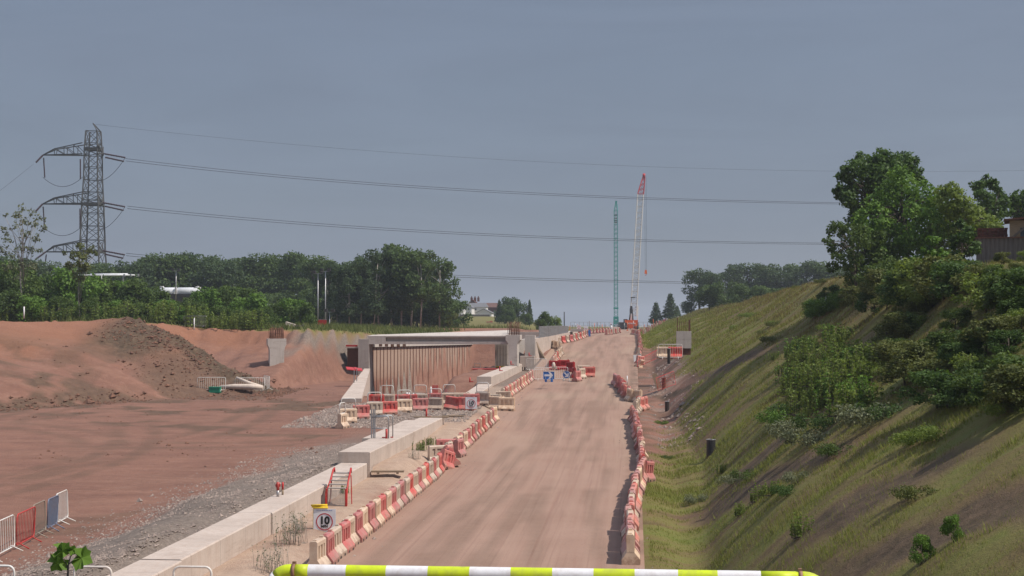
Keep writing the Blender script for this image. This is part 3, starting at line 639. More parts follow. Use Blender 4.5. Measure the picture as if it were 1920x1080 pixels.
for k,(px,ty,Y,w,lf,lab) in enumerate([(1312,497,300,1,'leaf_blue','rounded blue-green tree at the left end of the trees behind the right bank'),(1336,508,296,.8,'leaf_blue','blue-green tree second from the left behind the right bank'),(1372,492,320,1,'leaf_blue','hazy tree third from the left behind the right bank'),(1405,490,320,1,'leaf_wood','hazy tree fourth from the left behind the right bank'),(1438,487,315,1,'leaf_blue','hazy tree in the middle behind the right bank'),(1470,489,315,1,'leaf_wood','hazy tree right of the middle behind the right bank'),(1502,486,310,1,'leaf_blue','hazy tree second from the right behind the right bank'),(1535,488,310,1,'leaf_wood','hazy tree beside the big ash behind the right bank'),(1570,490,310,1,'leaf_wood','hazy tree hidden mostly by the big ash behind the right bank')]):
    X = at(px,580,Y).x; z = hz1(X,Y); plant('broad',lf,1+k%4,(X,Y,z),((at(px,ty,Y).z-z)/12.)*np.array([1.1,1.1,1]),lab,'tree','broadleaf_tree','trees behind the right bank')
for k,(px,ty,Y,lab) in enumerate([(1330,530,235,'rounded green bush tree nearest the crest of the right bank'),(1358,527,232,'second rounded green bush tree along the crest'),(1384,536,240,'third rounded green bush tree along the crest'),(1290,562,300,'small round tree right of the far conifers')]):
    X = at(px,580,Y).x; z = hz1(X,Y); plant('bush','leaf_wood',1+k%3,(X,Y,z),(at(px,ty,Y).z-z)/4.,lab,'tree','small_tree')
for px in range(1400,1580,28):
    X = at(px,570,225).x; plant('bush','leaf_wood',1+px%3,(X,225,hz1(X,225)),random.uniform(.7,1.),'dark bush along the crest of the right bank','bush','hedge_bush','bushes along the far crest of the right bank')
for (px,ty,Y,w,lab) in [(1257,548,330,1.25,'taller dark conifer at the far end of the right bank'),(1230,565,330,1.3,'shorter dark conifer left of the taller one, far end of right bank'),(1270,572,335,1.3,'smallest dark conifer right of the taller one'),(993,560,300,.62,'narrow dark cypress beyond the bridge'),(936,560,303,.8,'pointed conifer at the left of the clump beyond the bridge')]:
    X = at(px,600,Y).x; z = hz1(X,Y); s = (at(px,ty,Y).z-z)/6.1
    plant('conifer','leaf_blue',1,(X,Y,z),(s*w,s*w,s),lab,'tree','conifer_tree')
for k,(px,ty,Y,lf,lab) in enumerate([(958,553,302,'leaf_blue','tallest round tree of the clump beyond the bridge'),(948,570,296,'leaf_wood','mid green tree at the front left of the clump beyond the bridge'),(972,563,300,'leaf_wood','green round tree left of the cypress'),(955,580,290,'leaf_wood','low dark bush at the foot of the clump beyond the bridge'),(985,585,288,'leaf_wood','low bush at the foot of the cypress'),(938,584,430,'leaf_wood','small bush beside the white gabled house'),(1024,584,210,'leaf_bush','light green bush behind the mesh fence'),(1038,593,212,'leaf_weed','pale straggly bush right of the light green one'),(1012,596,208,'leaf_bush','small green bush at the left end of the mesh fence'),(858,589,400,'leaf_wood','bush left of the white gabled cottage'),(928,582,445,'leaf_wood','bush behind the white gabled house')]):
    X = at(px,600,Y).x; z = hz1(X,Y); s = (at(px,ty,Y).z-z)/4.; plant('bush',lf,1+k%4,(X,Y,z),(s*.8,s*.8,s),lab,'tree' if k<3 else 'bush','small_tree' if k<3 else 'bush')
# big trees and bushes at the top right
pxtree('ash_tree','dark green ash tree with lumpy crown, tallest on the right bank','tree',86,[(1600,318,24),(1588,330,18),(1618,305,20),(1640,320,26),(1578,362,15),(1592,372,20),(1612,390,24),(1650,305,24),(1672,300,22),(1700,306,24),(1712,328,20),(1722,336,12),(1640,350,36),(1600,352,16),(1604,412,22),(1660,340,40)],12000,.115,'leaf_deep',(1660,535,86),'bark',.22,1.2,.45)
pxtree('maple_tree','bright green maple in front of the dark ash tree','tree',81,[(1690,345,34),(1662,372,36),(1636,405,32),(1702,390,48),(1690,430,48),(1740,372,34),(1668,455,38),(1735,425,46),(1625,440,30),(1700,470,44),(1760,395,34),(1640,480,34)],16000,.10,'leaf_bright',(1700,530,82),'bark',.2,1.3,.6)
pxtree('maple_tree','yellow green maple right of the tallest tree','tree',80,[(1785,378,32),(1770,410,36),(1812,398,28),(1832,415,26),(1850,428,20),(1800,435,38),(1838,442,22),(1768,455,36),(1862,422,14)],11000,.10,'leaf_weed',(1800,520,81),'bark',.15,1.2,.6)
pxtree('hawthorn_bush','sparse hawthorn at the left foot of the big trees','bush',78,[(1560,432,12),(1575,425,14),(1552,452,9),(1590,440,20),(1572,468,18),(1610,450,26),(1590,490,26),(1625,480,32),(1600,520,28),(1650,515,32),(1562,500,14),(1640,450,24),(1660,490,30)],9000,.085,'leaf_bush',(1610,540,78),'bark',.1,1.,.4)
pxtree('dark_tree','dark small-leaved tree behind the tile stack','tree',96,[(1832,350,14),(1846,342,12),(1862,348,14),(1872,372,17),(1850,374,20),(1836,392,16),(1862,400,22),(1880,398,16),(1888,380,10),(1856,430,20)],4200,.12,'leaf_deep',(1856,500,96),'bark',.12,1.,.35)
pxtree('dark_tree','dark tree at the right edge behind the shed','tree',98,[(1905,378,14),(1920,370,16),(1938,380,20),(1910,400,16),(1930,405,20),(1900,392,10)],3000,.12,'leaf_deep',(1915,500,98),'bark',.12,1.,.35)
pxtree('sycamore_sapling','dark leafy sapling left of the corrugated fence','tree',62,[(1800,420,12),(1812,440,16),(1796,455,16),(1820,468,16),(1790,485,18),(1812,500,20),(1835,508,14),(1800,530,20),(1775,520,14)],3600,.085,'leaf_deep',(1808,560,62),'bark',.05,.5,.3)
pxtree('sycamore_sapling','light green sapling in front of the maple','tree',60,[(1750,452,11),(1742,475,15),(1765,482,15),(1735,505,18),(1762,515,18),(1745,540,20),(1720,490,12),(1775,545,16)],3400,.085,'leaf_bright',(1748,565,60),'bark',.05,.5,.3)
k = 0
for (px,py,Y,s,lf) in [(1700,520,63,.45,'leaf_bush'),(1665,535,68,.4,'leaf_olive'),(1640,540,74,.35,'leaf_bush'),(1725,545,60,.5,'leaf_weed'),(1770,560,56,.5,'leaf_olive'),(1820,560,54,.5,'leaf_bush'),(1865,545,52,.42,'leaf_weed'),(1905,540,49,.5,'leaf_olive'),(1925,600,45,.55,'leaf_bush'),(1880,610,48,.5,'leaf_bush'),(1835,610,51,.4,'leaf_olive'),(1790,610,54,.42,'leaf_deep'),(1750,600,57,.4,'leaf_weed'),(1700,585,61,.42,'leaf_deep'),(1930,680,42,.45,'leaf_deep'),(1890,690,44,.4,'leaf_bush'),(1850,670,47,.35,'leaf_weed'),(1600,560,76,.3,'leaf_olive'),(1560,560,84,.3,'leaf_deep'),(1930,560,50,.5,'leaf_weed'),(1890,505,53,.28,'leaf_olive'),(1640,600,68,.3,'leaf_deep')]:
    X = at(px,py,Y).x; p = ground(min(X, 13.2), Y); k += 1
    lim = float(np.interp(px,[1560,1640,1700,1780,1822,1840,1930],[500,480,455,470,486,492,494])); s = max(.12, min(s, (at(px,lim,Y).z-p.z)/4.1))
    plant('bush',lf,1+k%4,p,(s*1.25,s*1.25,s*.95),'rounded bramble bush on the upper right bank','bush','bramble_bush','bramble bushes on the upper right bank')
rr = random.Random(5)
for k in range(84):                                      # bright leafy clump half way up
    px = rr.gauss(1560,50); py = rr.gauss(715,40)
    if ((px-1563)/98)**2+((py-717)/84)**2 > 1: continue
    p = G(px,py,40); plant('weed','leaf_weed' if k%3 else 'leaf_bright',1+k%3,p,rr.uniform(.5,.9),'bushy bright green weed in the clump half way up the right bank','weed','tall_weed','bright weed clump half way up the right bank')
for k in range(16):
    px = rr.uniform(1535,1605); py = 560+ (1600-px)*.45+rr.uniform(-8,14); p = G(px,py,40)
    e = plant('scrub','leaf_bright',1+k%2,p,rr.uniform(.6,1.),'lush green patch flecked with small white flowers near the crest','weed','flowering_weed','white flowering weeds near the crest')
    mb = MB()
    for q in range(7):
        a = rr.uniform(0,6.3); d = rr.uniform(0,1.1); mb.box((d*math.cos(a),d*math.sin(a),.42+rr.uniform(-.05,.12)),(.07,.07,.03))
    mb.build('petals', M['flower'], e)
for k in range(60):                                      # dark brambles trailing down below the big trees
    px = rr.uniform(1640,1925); py = rr.uniform(575,770)-.12*(1925-px)+20
    if rr.random() > .35+.65*(px-1640)/285: continue
    p = G(px,py,30); s = rr.uniform(.14,.27)
    plant('bush',rr.choice(['leaf_deep','leaf_bush','leaf_olive']),1+k%4,p,(s*1.5,s*1.5,s),'rounded bramble bush on the upper right bank','bush','bramble_bush','bramble bushes on the upper right bank')
for (px,py,s,lab) in [(1728,1078,1.0,'light green leafy seedling at the bottom right, left one'),(1788,1050,.9,'light green leafy seedling at the bottom right, right one')]:
    plant('bush','leaf_bright',2,G(px,py,25),(s*.09,s*.09,s*.13),lab,'seedling','seedling')
for (px,py,s,lf) in [(1500,815,.9,'leaf_pale'),(1525,830,.8,'leaf_pale'),(1545,800,.8,'leaf_deep'),(1640,790,.9,'leaf_pale'),(1655,780,.7,'leaf_deep'),(1470,790,.8,'leaf_bright'),(1480,775,.7,'leaf_deep'),(1380,905,.5,'leaf_pale'),(1405,895,.5,'leaf_bush'),(1310,940,.45,'leaf_pale'),(1500,900,.4,'leaf_pale'),(1480,925,.4,'leaf_deep'),(1760,820,.5,'leaf_weed'),(1720,830,.5,'leaf_weed'),(1720,1060,.4,'leaf_olive'),(1570,850,.5,'leaf_bush'),(1250,860,.3,'leaf_bush'),(1240,795,.4,'leaf_weed')]:
    plant('scrub',lf,1+int(px)%2,G(px,py,30),s,'low matted weed patch on the lower right bank','weed','low_weed','matted weed patches on the right bank')
for k in range(44):
    Y = 32*math.exp(rr.random()*1.5); X = rr.uniform(8.0,13.4); p = ground(X,Y)
    plant('scrub',rr.choice(['leaf_olive','leaf_weed','leaf_weed']),1+k%2,p,rr.uniform(.35,.8)*(.6+.4*(X/13)),'low matted weed patch on the upper right bank','weed','low_weed','matted weed patches on the right bank')
for k in range(14):
    Y = 30*math.exp(rr.random()*1.1); X = rr.uniform(3.0,11.2); p = ground(X,Y)
    plant('weed',rr.choice(['leaf_weed','leaf_weed']),1+k%3,p,rr.uniform(.3,.5),'single upright weed on the right bank','weed','tall_weed','single weeds on the right bank')
for (px,py,s,lf,lab) in [(505,1074,.75,'leaf_pale','dry grey weeds beside the concrete beam, left of the gantry elbow'),(540,1020,.8,'leaf_pale','dry grey weeds against the nearest barriers'),(555,1000,.6,'leaf_pale','small dry weeds below the speed sign'),(790,845,.5,'leaf_weed','green weed beside the raised concrete block'),(805,835,.45,'leaf_weed','second green weed beside the raised concrete block'),(775,860,.4,'leaf_pale','grey weeds behind the tipped barriers'),(645,925,.35,'leaf_weed','weed at the foot of the red stair')]:
    plant('dry' if lf=='leaf_pale' else 'weed',lf,2,G(px,py,24),s*(1. if lf=='leaf_pale' else .8),lab,'weed','tall_weed',bark='palebark')
# ------------------------------------------------------------ gantry in front
def gantry():
    Y = 21.; g = {}
    a = at(545,1071,Y); b = at(1505,1071,Y); z = a.z; r = .105
    gx = (a.x+b.x)/2; gz = hz1(gx,Y)
    e = empty('height_gantry',(gx,Y,gz),0,'lime and white striped pipe gantry crossing the haul road in the foreground','gantry')
    L = lambda px: at(px,1071,Y).x-gx
    cuts = [552,579,650,725,803,881,958,1036,1113,1190,1271,1345,1426,1500]
    mb = MB(); zz = z-gz
    for i in range(len(cuts)-1):
        mb.tube([(L(cuts[i]),0,zz),(L(cuts[i+1]),0,zz)], r, 20, i%2, cap=i in (0,len(cuts)-2))
    mb.build('crossbar',[M['lime'],M['wpaint']],e)
    for s,px in ((-1,552),(1,1500)):
        x0 = L(px); m = MB(); pts = []; R = .27
        for k in range(9):
            t = k/8*PI/2; pts.append((x0+s*(.06+R*math.sin(t)),0,zz-R*(1-math.cos(t))))
        pts = [(x0+s*.005,0,zz)]+pts; m.tube(pts[:6], r*1.01, 20, 0); m.tube(pts[5:], r*1.01, 20, 1); m.build('elbow',[M['lime'],M['wpaint']],e)
        m = MB(); m.tube([(x0-s*.02,0,zz),(x0+s*.03,0,zz)], r*1.13, 20); m.box((x0,0,zz+r*1.15),(.05,.06,.05)); m.build('clamp',M['clamp'],e)
        m = MB(); xe = x0+s*(.06+R); zt0 = zz-R
        n = 5
        for k in range(n): m.tube([(xe,0,zt0-(zt0+.05)*k/n),(xe,0,zt0-(zt0+.05)*(k+1)/n)], r, 16, k%2, cap=False)
        m.build('post',[M['lime'],M['wpaint']],e)
        m = MB(); m.box((xe,0,.1),(.9,.9,.35)); m.build('footing',M['conc_grey'],e)
gantry()
# ------------------------------------------------------------ concrete guide beam (capping beam)
def beam(name, x0, x1, y0, y1, ztop, zbot, label, cat='concrete beam', mat='conc', ch=.03, endmat=None):
    xm, ym = (x0+x1)/2, (y0+y1)/2; zb_ = zbot(ym) if callable(zbot) else zbot
    mb = MB(); n = max(2, int((y1-y0)/4)); ys_ = np.linspace(y0,y1,n); V=[]; F_=[]
    for y in ys_:
        t = (ztop(y) if callable(ztop) else ztop)-zb_; b = (zbot(y) if callable(zbot) else zbot)-zb_-.5
        wob = .02*math.sin(y*1.7)
        V += [(x0-xm,y-ym,b),(x0-xm,y-ym,t-ch),(x0-xm+ch,y-ym,t),(x1-xm-ch+wob,y-ym,t),(x1-xm+wob,y-ym,t-ch),(x1-xm+wob,y-ym,b)]
    for i in range(len(ys_)-1):
        for k in range(6):
            k2=(k+1)%6; F_.append((i*6+k,i*6+k2,(i+1)*6+k2,(i+1)*6+k))
    F_ += [(5,4,3,2,1,0), tuple((len(ys_)-1)*6+k for k in range(6))]
    mb.add(V,F_); o = mb.build(name,M[mat],None,(xm,ym,zb_)); tag(o,label,cat); return o
lo = lambda y: float(zr(y))+.1
beam('concrete_beam',-11.72,-10.68,24,33.4,-5.62,lo,'long pale concrete guide beam section running out of the near left corner')
beam('concrete_beam',-11.70,-10.70,33.43,41.8,-5.60,lo,'pale concrete guide beam section with the red pins on top')
beam('concrete_beam',-11.72,-10.66,41.83,56.9,-5.60,lo,'pale concrete guide beam section under the red stair')
beam('raised_beam',-11.84,-10.55,56.93,79.5,lambda y: -5.17-(y-57)*.003,lambda y:-6.0,'raised concrete block beam starting above the red stair','concrete beam')
beam('concrete_ledge',-12.6,-11.9,66,78.5,lambda y:-5.35,lambda y:-6.1,'lower concrete ledge along the left side of the raised beam')
# timber boards lying across gaps
for (px,py,w,d_,lab,rz) in [(700,885,1.3,.3,'timber board lying across the strip beside the red stair',.1),(790,793,1.9,.35,'timber board bridging the far end of the raised beam',0),(850,782,1.3,.3,'timber board over the gap by the second speed sign',0)]:
    p = G(px,py,28); m = MB(); m.box((0,0,.06),(w,d_,.07)); m.box((w*.3,0,-.0),(.08,d_,.08)); m.box((-w*.3,0,-.0),(.08,d_,.08))
    if px==700: p = Vector((-9.85,57.1,-6.0))
    if py==793: p = Vector((-11.2,79.0,-5.27))
    tag(m.build('timber_board',M['timber'],None,p,rz),lab,'board')
# ------------------------------------------------------------ the piled cutting and the bridge
def pile_wall():
    y0,y1 = 131.6,171.; n = 35; e = empty('piled_wall',(wallX(y0),y0,hz1(wallX(y0)+1,y0)),0,'long retaining wall of pinkish piles with dark gaps, left side of the cutting','retaining wall')
    bx,by,bz = e.location; mb = MB(); back = MB(); cap = MB()
    x0=float(wallX(y0))-bx; x1=float(wallX(y1))-bx; st=(x1-x0)/(y1-y0); joint=MB()
    mb.add([(x0-.05,0,-7.2-bz),(x1-.05,y1-y0,-8-bz),(x1-.05,y1-y0,-2.5-bz),(x0-.05,0,-2.1-bz),(x0-.4,0,-7.2-bz),(x1-.4,y1-y0,-8-bz),(x1-.4,y1-y0,-2.5-bz),(x0-.4,0,-2.1-bz)],[(0,1,2,3),(7,6,5,4),(3,2,6,7),(0,3,7,4),(1,5,6,2)])
    for i in range(n+1):
        f=i/n; yy=(y1-y0)*f+random.uniform(-.06,.06); w=.24+.03*math.sin(i*2.1); tp=-2.27-.42*f
        joint.box((x0+st*yy-.05,yy,(tp-7.2-f)/2-bz),(.05,w,tp+7.2+f))
        if i<n and i%1==0:
            wb=(y1-y0)/n*.62; joint.box((x0+st*(yy+.7)-.052,yy+.7,tp+.03-bz),(.04,1.5,.10))
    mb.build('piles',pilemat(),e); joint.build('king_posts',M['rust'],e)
    x0=float(wallX(y0))-bx; x1=float(wallX(y1))-bx
    V=[]
    for (x,y,zt_) in ((x0,0,-1.9-bz),(x1,y1-y0,-2.25-bz)): V += [(x+.18,y,zt_-.36),(x+.18,y,zt_),(x-1.,y,zt_),(x-1.,y,zt_-.36)]
    cap.add(V,[(0,4,5,1),(1,5,6,2),(2,6,7,3),(3,7,4,0),(0,1,2,3),(7,6,5,4)]); cap.build('capping_beam',M['conc_new'],e)
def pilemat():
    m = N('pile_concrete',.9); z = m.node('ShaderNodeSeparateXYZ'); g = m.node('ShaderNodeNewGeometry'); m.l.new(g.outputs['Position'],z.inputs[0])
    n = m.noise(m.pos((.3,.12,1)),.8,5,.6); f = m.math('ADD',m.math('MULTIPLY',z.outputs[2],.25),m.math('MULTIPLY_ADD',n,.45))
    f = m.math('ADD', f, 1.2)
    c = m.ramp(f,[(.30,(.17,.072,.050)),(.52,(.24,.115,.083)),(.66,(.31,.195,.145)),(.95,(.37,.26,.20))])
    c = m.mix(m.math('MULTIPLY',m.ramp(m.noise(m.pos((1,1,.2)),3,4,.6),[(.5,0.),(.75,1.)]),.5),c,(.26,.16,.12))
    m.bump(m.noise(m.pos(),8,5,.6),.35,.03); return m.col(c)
pile_wall()
# left abutment, wing wall, portal beam
def bridge():
    Y = 130.; e = empty('portal_bridge',(-17,Y,-6.6),0,'concrete portal bridge with one long recessed beam over the cutting','bridge')
    bx,by,bz = e.location; X = lambda px,Yv=Y: at(px,600,Yv).x-bx; Z = lambda py,Yv=Y: at(960,py,Yv).z-bz
    m = MB(); m.box(((X(673)+X(693))/2,.6,(Z(636)+Z(760))/2),(X(693)-X(673),1.8,Z(636)-Z(760))); m.build('abutment',M['conc_grey'],e)
    # beam: top flange, web set back, bottom flange, solid ends
    xa,xb = X(690),X(953); za,zb_,zc,zd = Z(629.5),Z(632.2),Z(640.5),Z(645.5)
    m = MB(); yf=-.25
    h=lambda x:(x-xa)/(xb-xa)
    m.add([(xa,yf,zb_),(xb,yf,zb_),(xb,yf,za),(xa,yf,za-.02),(xa,yf+2.6,zb_),(xb,yf+2.6,zb_),(xb,yf+2.6,za+.5),(xa,yf+2.6,za+.06)],[(0,1,2,3),(3,2,6,7),(5,4,7,6),(1,5,6,2),(0,3,7,4),(0,4,5,1)])
    m.box(((xa+xb)/2,yf+1.45,(zb_+zc)/2),(xb-xa-.02,2.1,zb_-zc+.006))
    m.box(((xa+X(724))/2,yf+.2,(zb_+zc)/2),(X(724)-xa,.395,zb_-zc-.004)); m.box(((xb+X(948))/2,yf+.2,(zb_+zc)/2),(xb-X(948),.395,zb_-zc-.004))
    m.add([(xa,yf,zd),(xb,yf,zd),(xb,yf,zc),(xa,yf,zc),(xa,yf+2.5,zd),(xb,yf+2.5,zd),(xb,yf+2.5,zc),(xa,yf+2.5,zc)],[(0,1,2,3),(3,2,6,7),(5,4,7,6),(1,5,6,2),(0,3,7,4),(0,4,5,1)])
    m.build('beam',M['conc_new'],e)
    # strip of light between beam and piled wall at the left: bearing blocks
    for k in range(5):
        b = MB(); b.box((xa+1.0+k*.55,.9,zd-.12),(.22,.5,.24)); b.build('bearing_block',M['conc'],e)
bridge()
def pier(cx_px, Y, top_py, base_py, wtop_px, wst_px, label, rebar_py, name='concrete_pier', d=1.5, bars=26, embed=.6):
    p = at(cx_px,base_py,Y); zt_ = at(cx_px,top_py,Y).z; s=Y/FPX; wt=wtop_px*s; ws=wst_px*s; H=zt_-p.z+embed
    e = empty(name,(p.x,Y,p.z-embed),0,label,'pier'); m = MB()
    hh = min(1.1,H*.35)
    prof=[(-ws/2,0),(ws/2,0),(ws/2,H-hh)]
    for k in range(1,6):
        t=k/5; prof.append((ws/2+(wt-ws)/2*(t**2.2),H-hh+(hh*.55)*t))
    prof += [(wt/2,H),(-wt/2,H)]
    for k in range(5,0,-1):
        t=k/5; prof.append((-ws/2-(wt-ws)/2*(t**2.2),H-hh+(hh*.55)*t))
    prof.append((-ws/2,H-hh))
    Mx = Matrix(((0,1,0),(1,0,0),(0,0,1)))
    m.prism(prof,-d/2,d/2,Mx); m.build('shaft',M['conc_new'],e)
    if rebar_py:
        r = MB(); zr_=at(cx_px,rebar_py,Y).z-p.z+embed
        for i in range(bars):
            x = (-.5+ (i%(bars//2))/(bars//2-1))*wt*.72; y=(-1 if i<bars//2 else 1)*d*.35
            j=random.uniform(-.05,.05); r.tube([(x,y,H-.05),(x+j,y+j,zr_-random.uniform(0,.2))],.028,5)
        for z in np.arange(H+.15,zr_-.2,.3):
            for sy in (-1,1): r.bar((-wt*.37,sy*d*.36,z),(wt*.37,sy*d*.36,z),.02)
            for sx in (-1,1): r.bar((sx*wt*.36,-d*.37,z),(sx*wt*.36,d*.37,z),.02)
        r.build('reinforcement',M['rust'],e)
    return e
pL = pier(518,117,635,703,35,27,'free-standing concrete pier with a rusty rebar crown on the red cut',612,embed=1.4); 
pL.rotation_euler.z = .32
pR = pier(963.5,130.,628,685,27,16,'concrete pier with flared head at the right end of the portal beam',603,bars=14,d=2.2,embed=.1)
# walls to the right of the pier
def block(name, px0, px1, py0, py1, Y, depth, label, mat='conc', cat='concrete block', emb=.4, slope=0):
    a=at(px0,py1,Y); b=at(px1,py0,Y); w=b.x-a.x; h=b.z-a.z+emb; m=MB()
    m.box((0,depth/2,h/2),(w,depth,h)); o=m.build(name,M[mat],None,((a.x+b.x)/2,Y,a.z-emb)); tag(o,label,cat); return o
e = empty('corner_wall',at(1003,680,137),0,'pale concrete corner wall between the bridge and the haul road','wall'); 
bx,by,bz=e.location
m=MB(); a=at(984,682,137); b=at(1003,629,137); m.box(((a.x+b.x)/2-bx,.6,(b.z+a.z)/2-bz-.3),(b.x-a.x,1.2,b.z-a.z+.6)); m.build('wall',M['conc_new'],e)
m=MB()
yA,yB=137.6,180.; xA=at(1004.5,640,yA).x; xB=at(1084,620,yB).x
V=[]
for (x,y,t,bb) in ((xA,yA,at(1,634,yA).z,at(1,680,yA).z),(at(1038,640,154).x,154,at(1,628.5,154).z,at(1,648,154).z),(xB,yB,at(1,619.5,yB).z,at(1,630,yB).z)):
    V += [(x-bx,y-by,bb-bz-.5),(x-bx,y-by,t-bz),(x-.9-bx,y-by,t-bz),(x-.9-bx,y-by,bb-bz-.5)]
m.add(V,[(0,4,5,1),(1,5,6,2),(2,6,7,3),(4,8,9,5),(5,9,10,6),(6,10,11,7),(0,1,2,3),(11,10,9,8)]); m.build('side_wall',M['conc'],e)
# ground-level slab behind the portal
m=MB(); y0,y1=172.5,196.
V=[]
for y,zt_ in ((y0,-1.12),(y1,-1.02)):
    xl_=-20.5; xr_=at(1040,620,y).x
    V += [(xl_,y,zt_),(xr_,y,zt_),(xr_,y,zt_-.9),(xl_,y,zt_-.9)]
V=[(v[0]+15,v[1]-y0,v[2]+2.0) for v in V]
m.add(V,[(0,1,5,4),(1,2,6,5),(2,3,7,6),(3,0,4,7),(3,2,1,0),(4,5,6,7)]); tag(m.build('cover_slab',M['conc'],None,(-15,y0,-2.0)),'flat pale concrete slab covering the far end of the cutting','slab')
# right retaining wall of pit and panel return
e = empty('panel_wall',(-11.7,132,-6.5),0,'right-hand retaining wall of grey ribbed panels inside the cutting','retaining wall')
m=MB(); m.box((.25,20.5,2.0),(.5,37,5.6)); m.build('core',M['conc_grey'],e)
m=MB()
for k in range(9):
    a=at(929.5+k*2.8,640,133).x; m.box((a+11.7,.8,2.0),(.07,.3,5.4))
m.box((at(941,640,133).x+11.7,1.1,2.0),(1.25,.2,5.6)); m.build('panels',M['conc_new'],e)
# capping beams leading back to the pier
beam('capping_beam',-11.6,-10.53,105.6,139.,lambda y:-3.97+(y-105.6)*.003,lambda y:-4.9+(y-105.6)*.03,'higher concrete capping beam leading back to the bridge pier')
beam('concrete_beam',-11.5,-10.45,88,105.57,lambda y:-5.05+(y-88)*.030,lambda y:-6.0,'worn lower concrete beam between the barrier ring and the higher capping beam')
block('concrete_stub',975,1002,668,682,134.5,1.2,'squat concrete stub between pier and corner wall','conc',emb=.3)
# sloping wing wall on the left
e = empty('wing_wall',at(665,748,104),0,'sloping concrete wing wall running down from the left abutment','wing wall'); bx,by,bz=e.location
m=MB(); V=[]
for (pxa,pxb,py,Y_) in ((640,678,747,98.),(683,694,691,128.8)):
    a=at(pxa,py,Y_); b=at(pxb,py,Y_); V += [(a.x-bx,Y_-by,a.z-bz),(b.x-bx,Y_-by,a.z-bz),(b.x-bx,Y_-by,a.z-bz-1.6),(a.x-bx,Y_-by,a.z-bz-1.6)]
m.add(V,[(0,1,5,4),(1,2,6,5),(2,3,7,6),(3,0,4,7),(3,2,1,0),(4,5,6,7)]); m.build('wall',M['conc'],e)
# rail posts on wing wall
m=MB()
for px,py in ((664,706),(669,703)):
    a=at(px,py,112); m.bar((a.x-bx,a.y-by,a.z-bz-.5),(a.x-bx,a.y-by,a.z-bz+.5),.06)
m.build('post',M['galv'],e)
e = empty('side_chamber',at(662,688,131),0,'dark concrete side chamber left of the abutment','chamber'); bx,by,bz=e.location
a=at(649,653,131); b=at(673,688,131)
m=MB(); m.box((0,1.,(a.z+b.z)/2-bz),(b.x-a.x,1.5,a.z-b.z)); m.build('wall',M['rust'],e)
m=MB(); m.box((0,.9,a.z-bz+.08),(b.x-a.x+.3,1.9,.14)); m.build('lid',M['conc'],e)
m=MB(); a=at(658,649,131); m.box((a.x-bx,.4,a.z-bz),(1.0,.5,.22)); tag(m.build('lifting_block',M['dred'],e),'dark red block')
m=MB(); a=at(664,693,116); m.box((0,0,.05),(1.3,1.2,.06)); m.box((.1,0,.1),(.2,1.0,.05)); o=m.build('red_mat',M['rsteel'],None,(a.x,a.y,a.z)); o.rotation_euler=(.15,.1,.3); tag(o,'red sheet lying at the top of the wing wall','sheet')
# rebar starter block on the right bank
def starter():
    Y=110.; a=at(1268,653,Y); b=at(1296,621,Y); e=empty('concrete_block',((a.x+b.x)/2,Y,a.z),0,'square pale concrete block with rusty starter bars on right bank','block'); w=b.x-a.x; h=b.z-a.z
    m=MB(); t=.02
    for ix in (0,1):
        for iz in (0,1): m.box((-w/4+ix*w/2,0,h/4+iz*h/2),(w/2-t,1.2,h/2-t))
    m.box((0,.03,h/2),(w-.06,1.1,h-.06)); m.build('body',M['conc_new'],e)
    m=MB(); m.box((0,.1,-.25),(w*.9,1.0,.5)); m.build('plinth',M['rust'],e)
    m=MB()
    for i in range(7):
        x=-w*.42+w*.84*i/6; m.bar((x,-.3,h-.05),(x,-.3,h+(.95 if i in (0,6) else .75)),.035)
    m.box((-w*.42,.2,h+.5),(.06,.06,1.1)); m.box((w*.40,.2,h+.42),(.13,.1,.9)); m.build('starter_bars',M['rust'],e)
starter()
# ------------------------------------------------------------ plastic road barriers
def barrier_mesh(mat, var=0, L=1.0):
    m = MB(); h = .82; hl = L/2-.012
    # flared foot, upright slab with three finger slots each side, top rail with lug and socket
    foot = [(-.25,0),(-.25,.14),(-.13,.30),(-.10,.34),(.10,.34),(.13,.30),(.25,.14),(.25,0)]
    m.prism(foot,-hl,hl)
    m.box((0,0,.53),(2*hl-.03,.12,.42))
    for x,w in ((-hl+.07,.14),(-.16,.10),(.16,.10),(hl-.07,.14)):
        m.box((x,0,.51),(w,.21,.36))
    m.prism([(-.105,.685),(-.105,.78),(-.07,h),(.07,h),(.105,.78),(.105,.685)],-hl,hl)
    m.box((hl-.10,0,h+.02),(.11,.10,.05)); m.box((-hl+.16,0,h+.012),(.09,.09,.03))
    m.box((hl+.008,0,.55),(.05,.08,.5))
    for x in (-.24,.24):
        for s in (-1,1): m.box((x,s*.236,.05),(.16,.035,.07),mi=1)
    return m.mesh('plastic_barrier',[M[mat],M['black']])
BM = {k: barrier_mesh(k) for k in ('red','pink','white','dred')}
def barrier(p, rz, c, label, group=None, tilt=(0,0), hoop=None):
    """c colour key; hoop = rail frame on top"""
    if hoop is None:
        o = obj('plastic_barrier', BM[c], None, p); o.rotation_euler=(tilt[0],tilt[1],rz); tag(o,label,'plastic barrier',group); return o
    e = empty('plastic_barrier',p,rz,label,'plastic barrier',group); e.rotation_euler=(tilt[0],tilt[1],rz)
    obj('body',BM[c],e); obj('handrail',HOOP,e); return e
hm = MB(); pts=[(-.42,0,.80),(-.42,0,1.28)]+[(-.42+.14*(1-math.cos(t)),0,1.28+.14*math.sin(t)) for t in np.linspace(.2,PI/2,5)]
pts += [(-p[0],p[1],p[2]) for p in pts[::-1]]; hm.tube(pts,.026,8); hm.bar((-.42,0,.84),(.42,0,.84),.045); HOOP = hm.mesh('handrail',M['wsteel'])
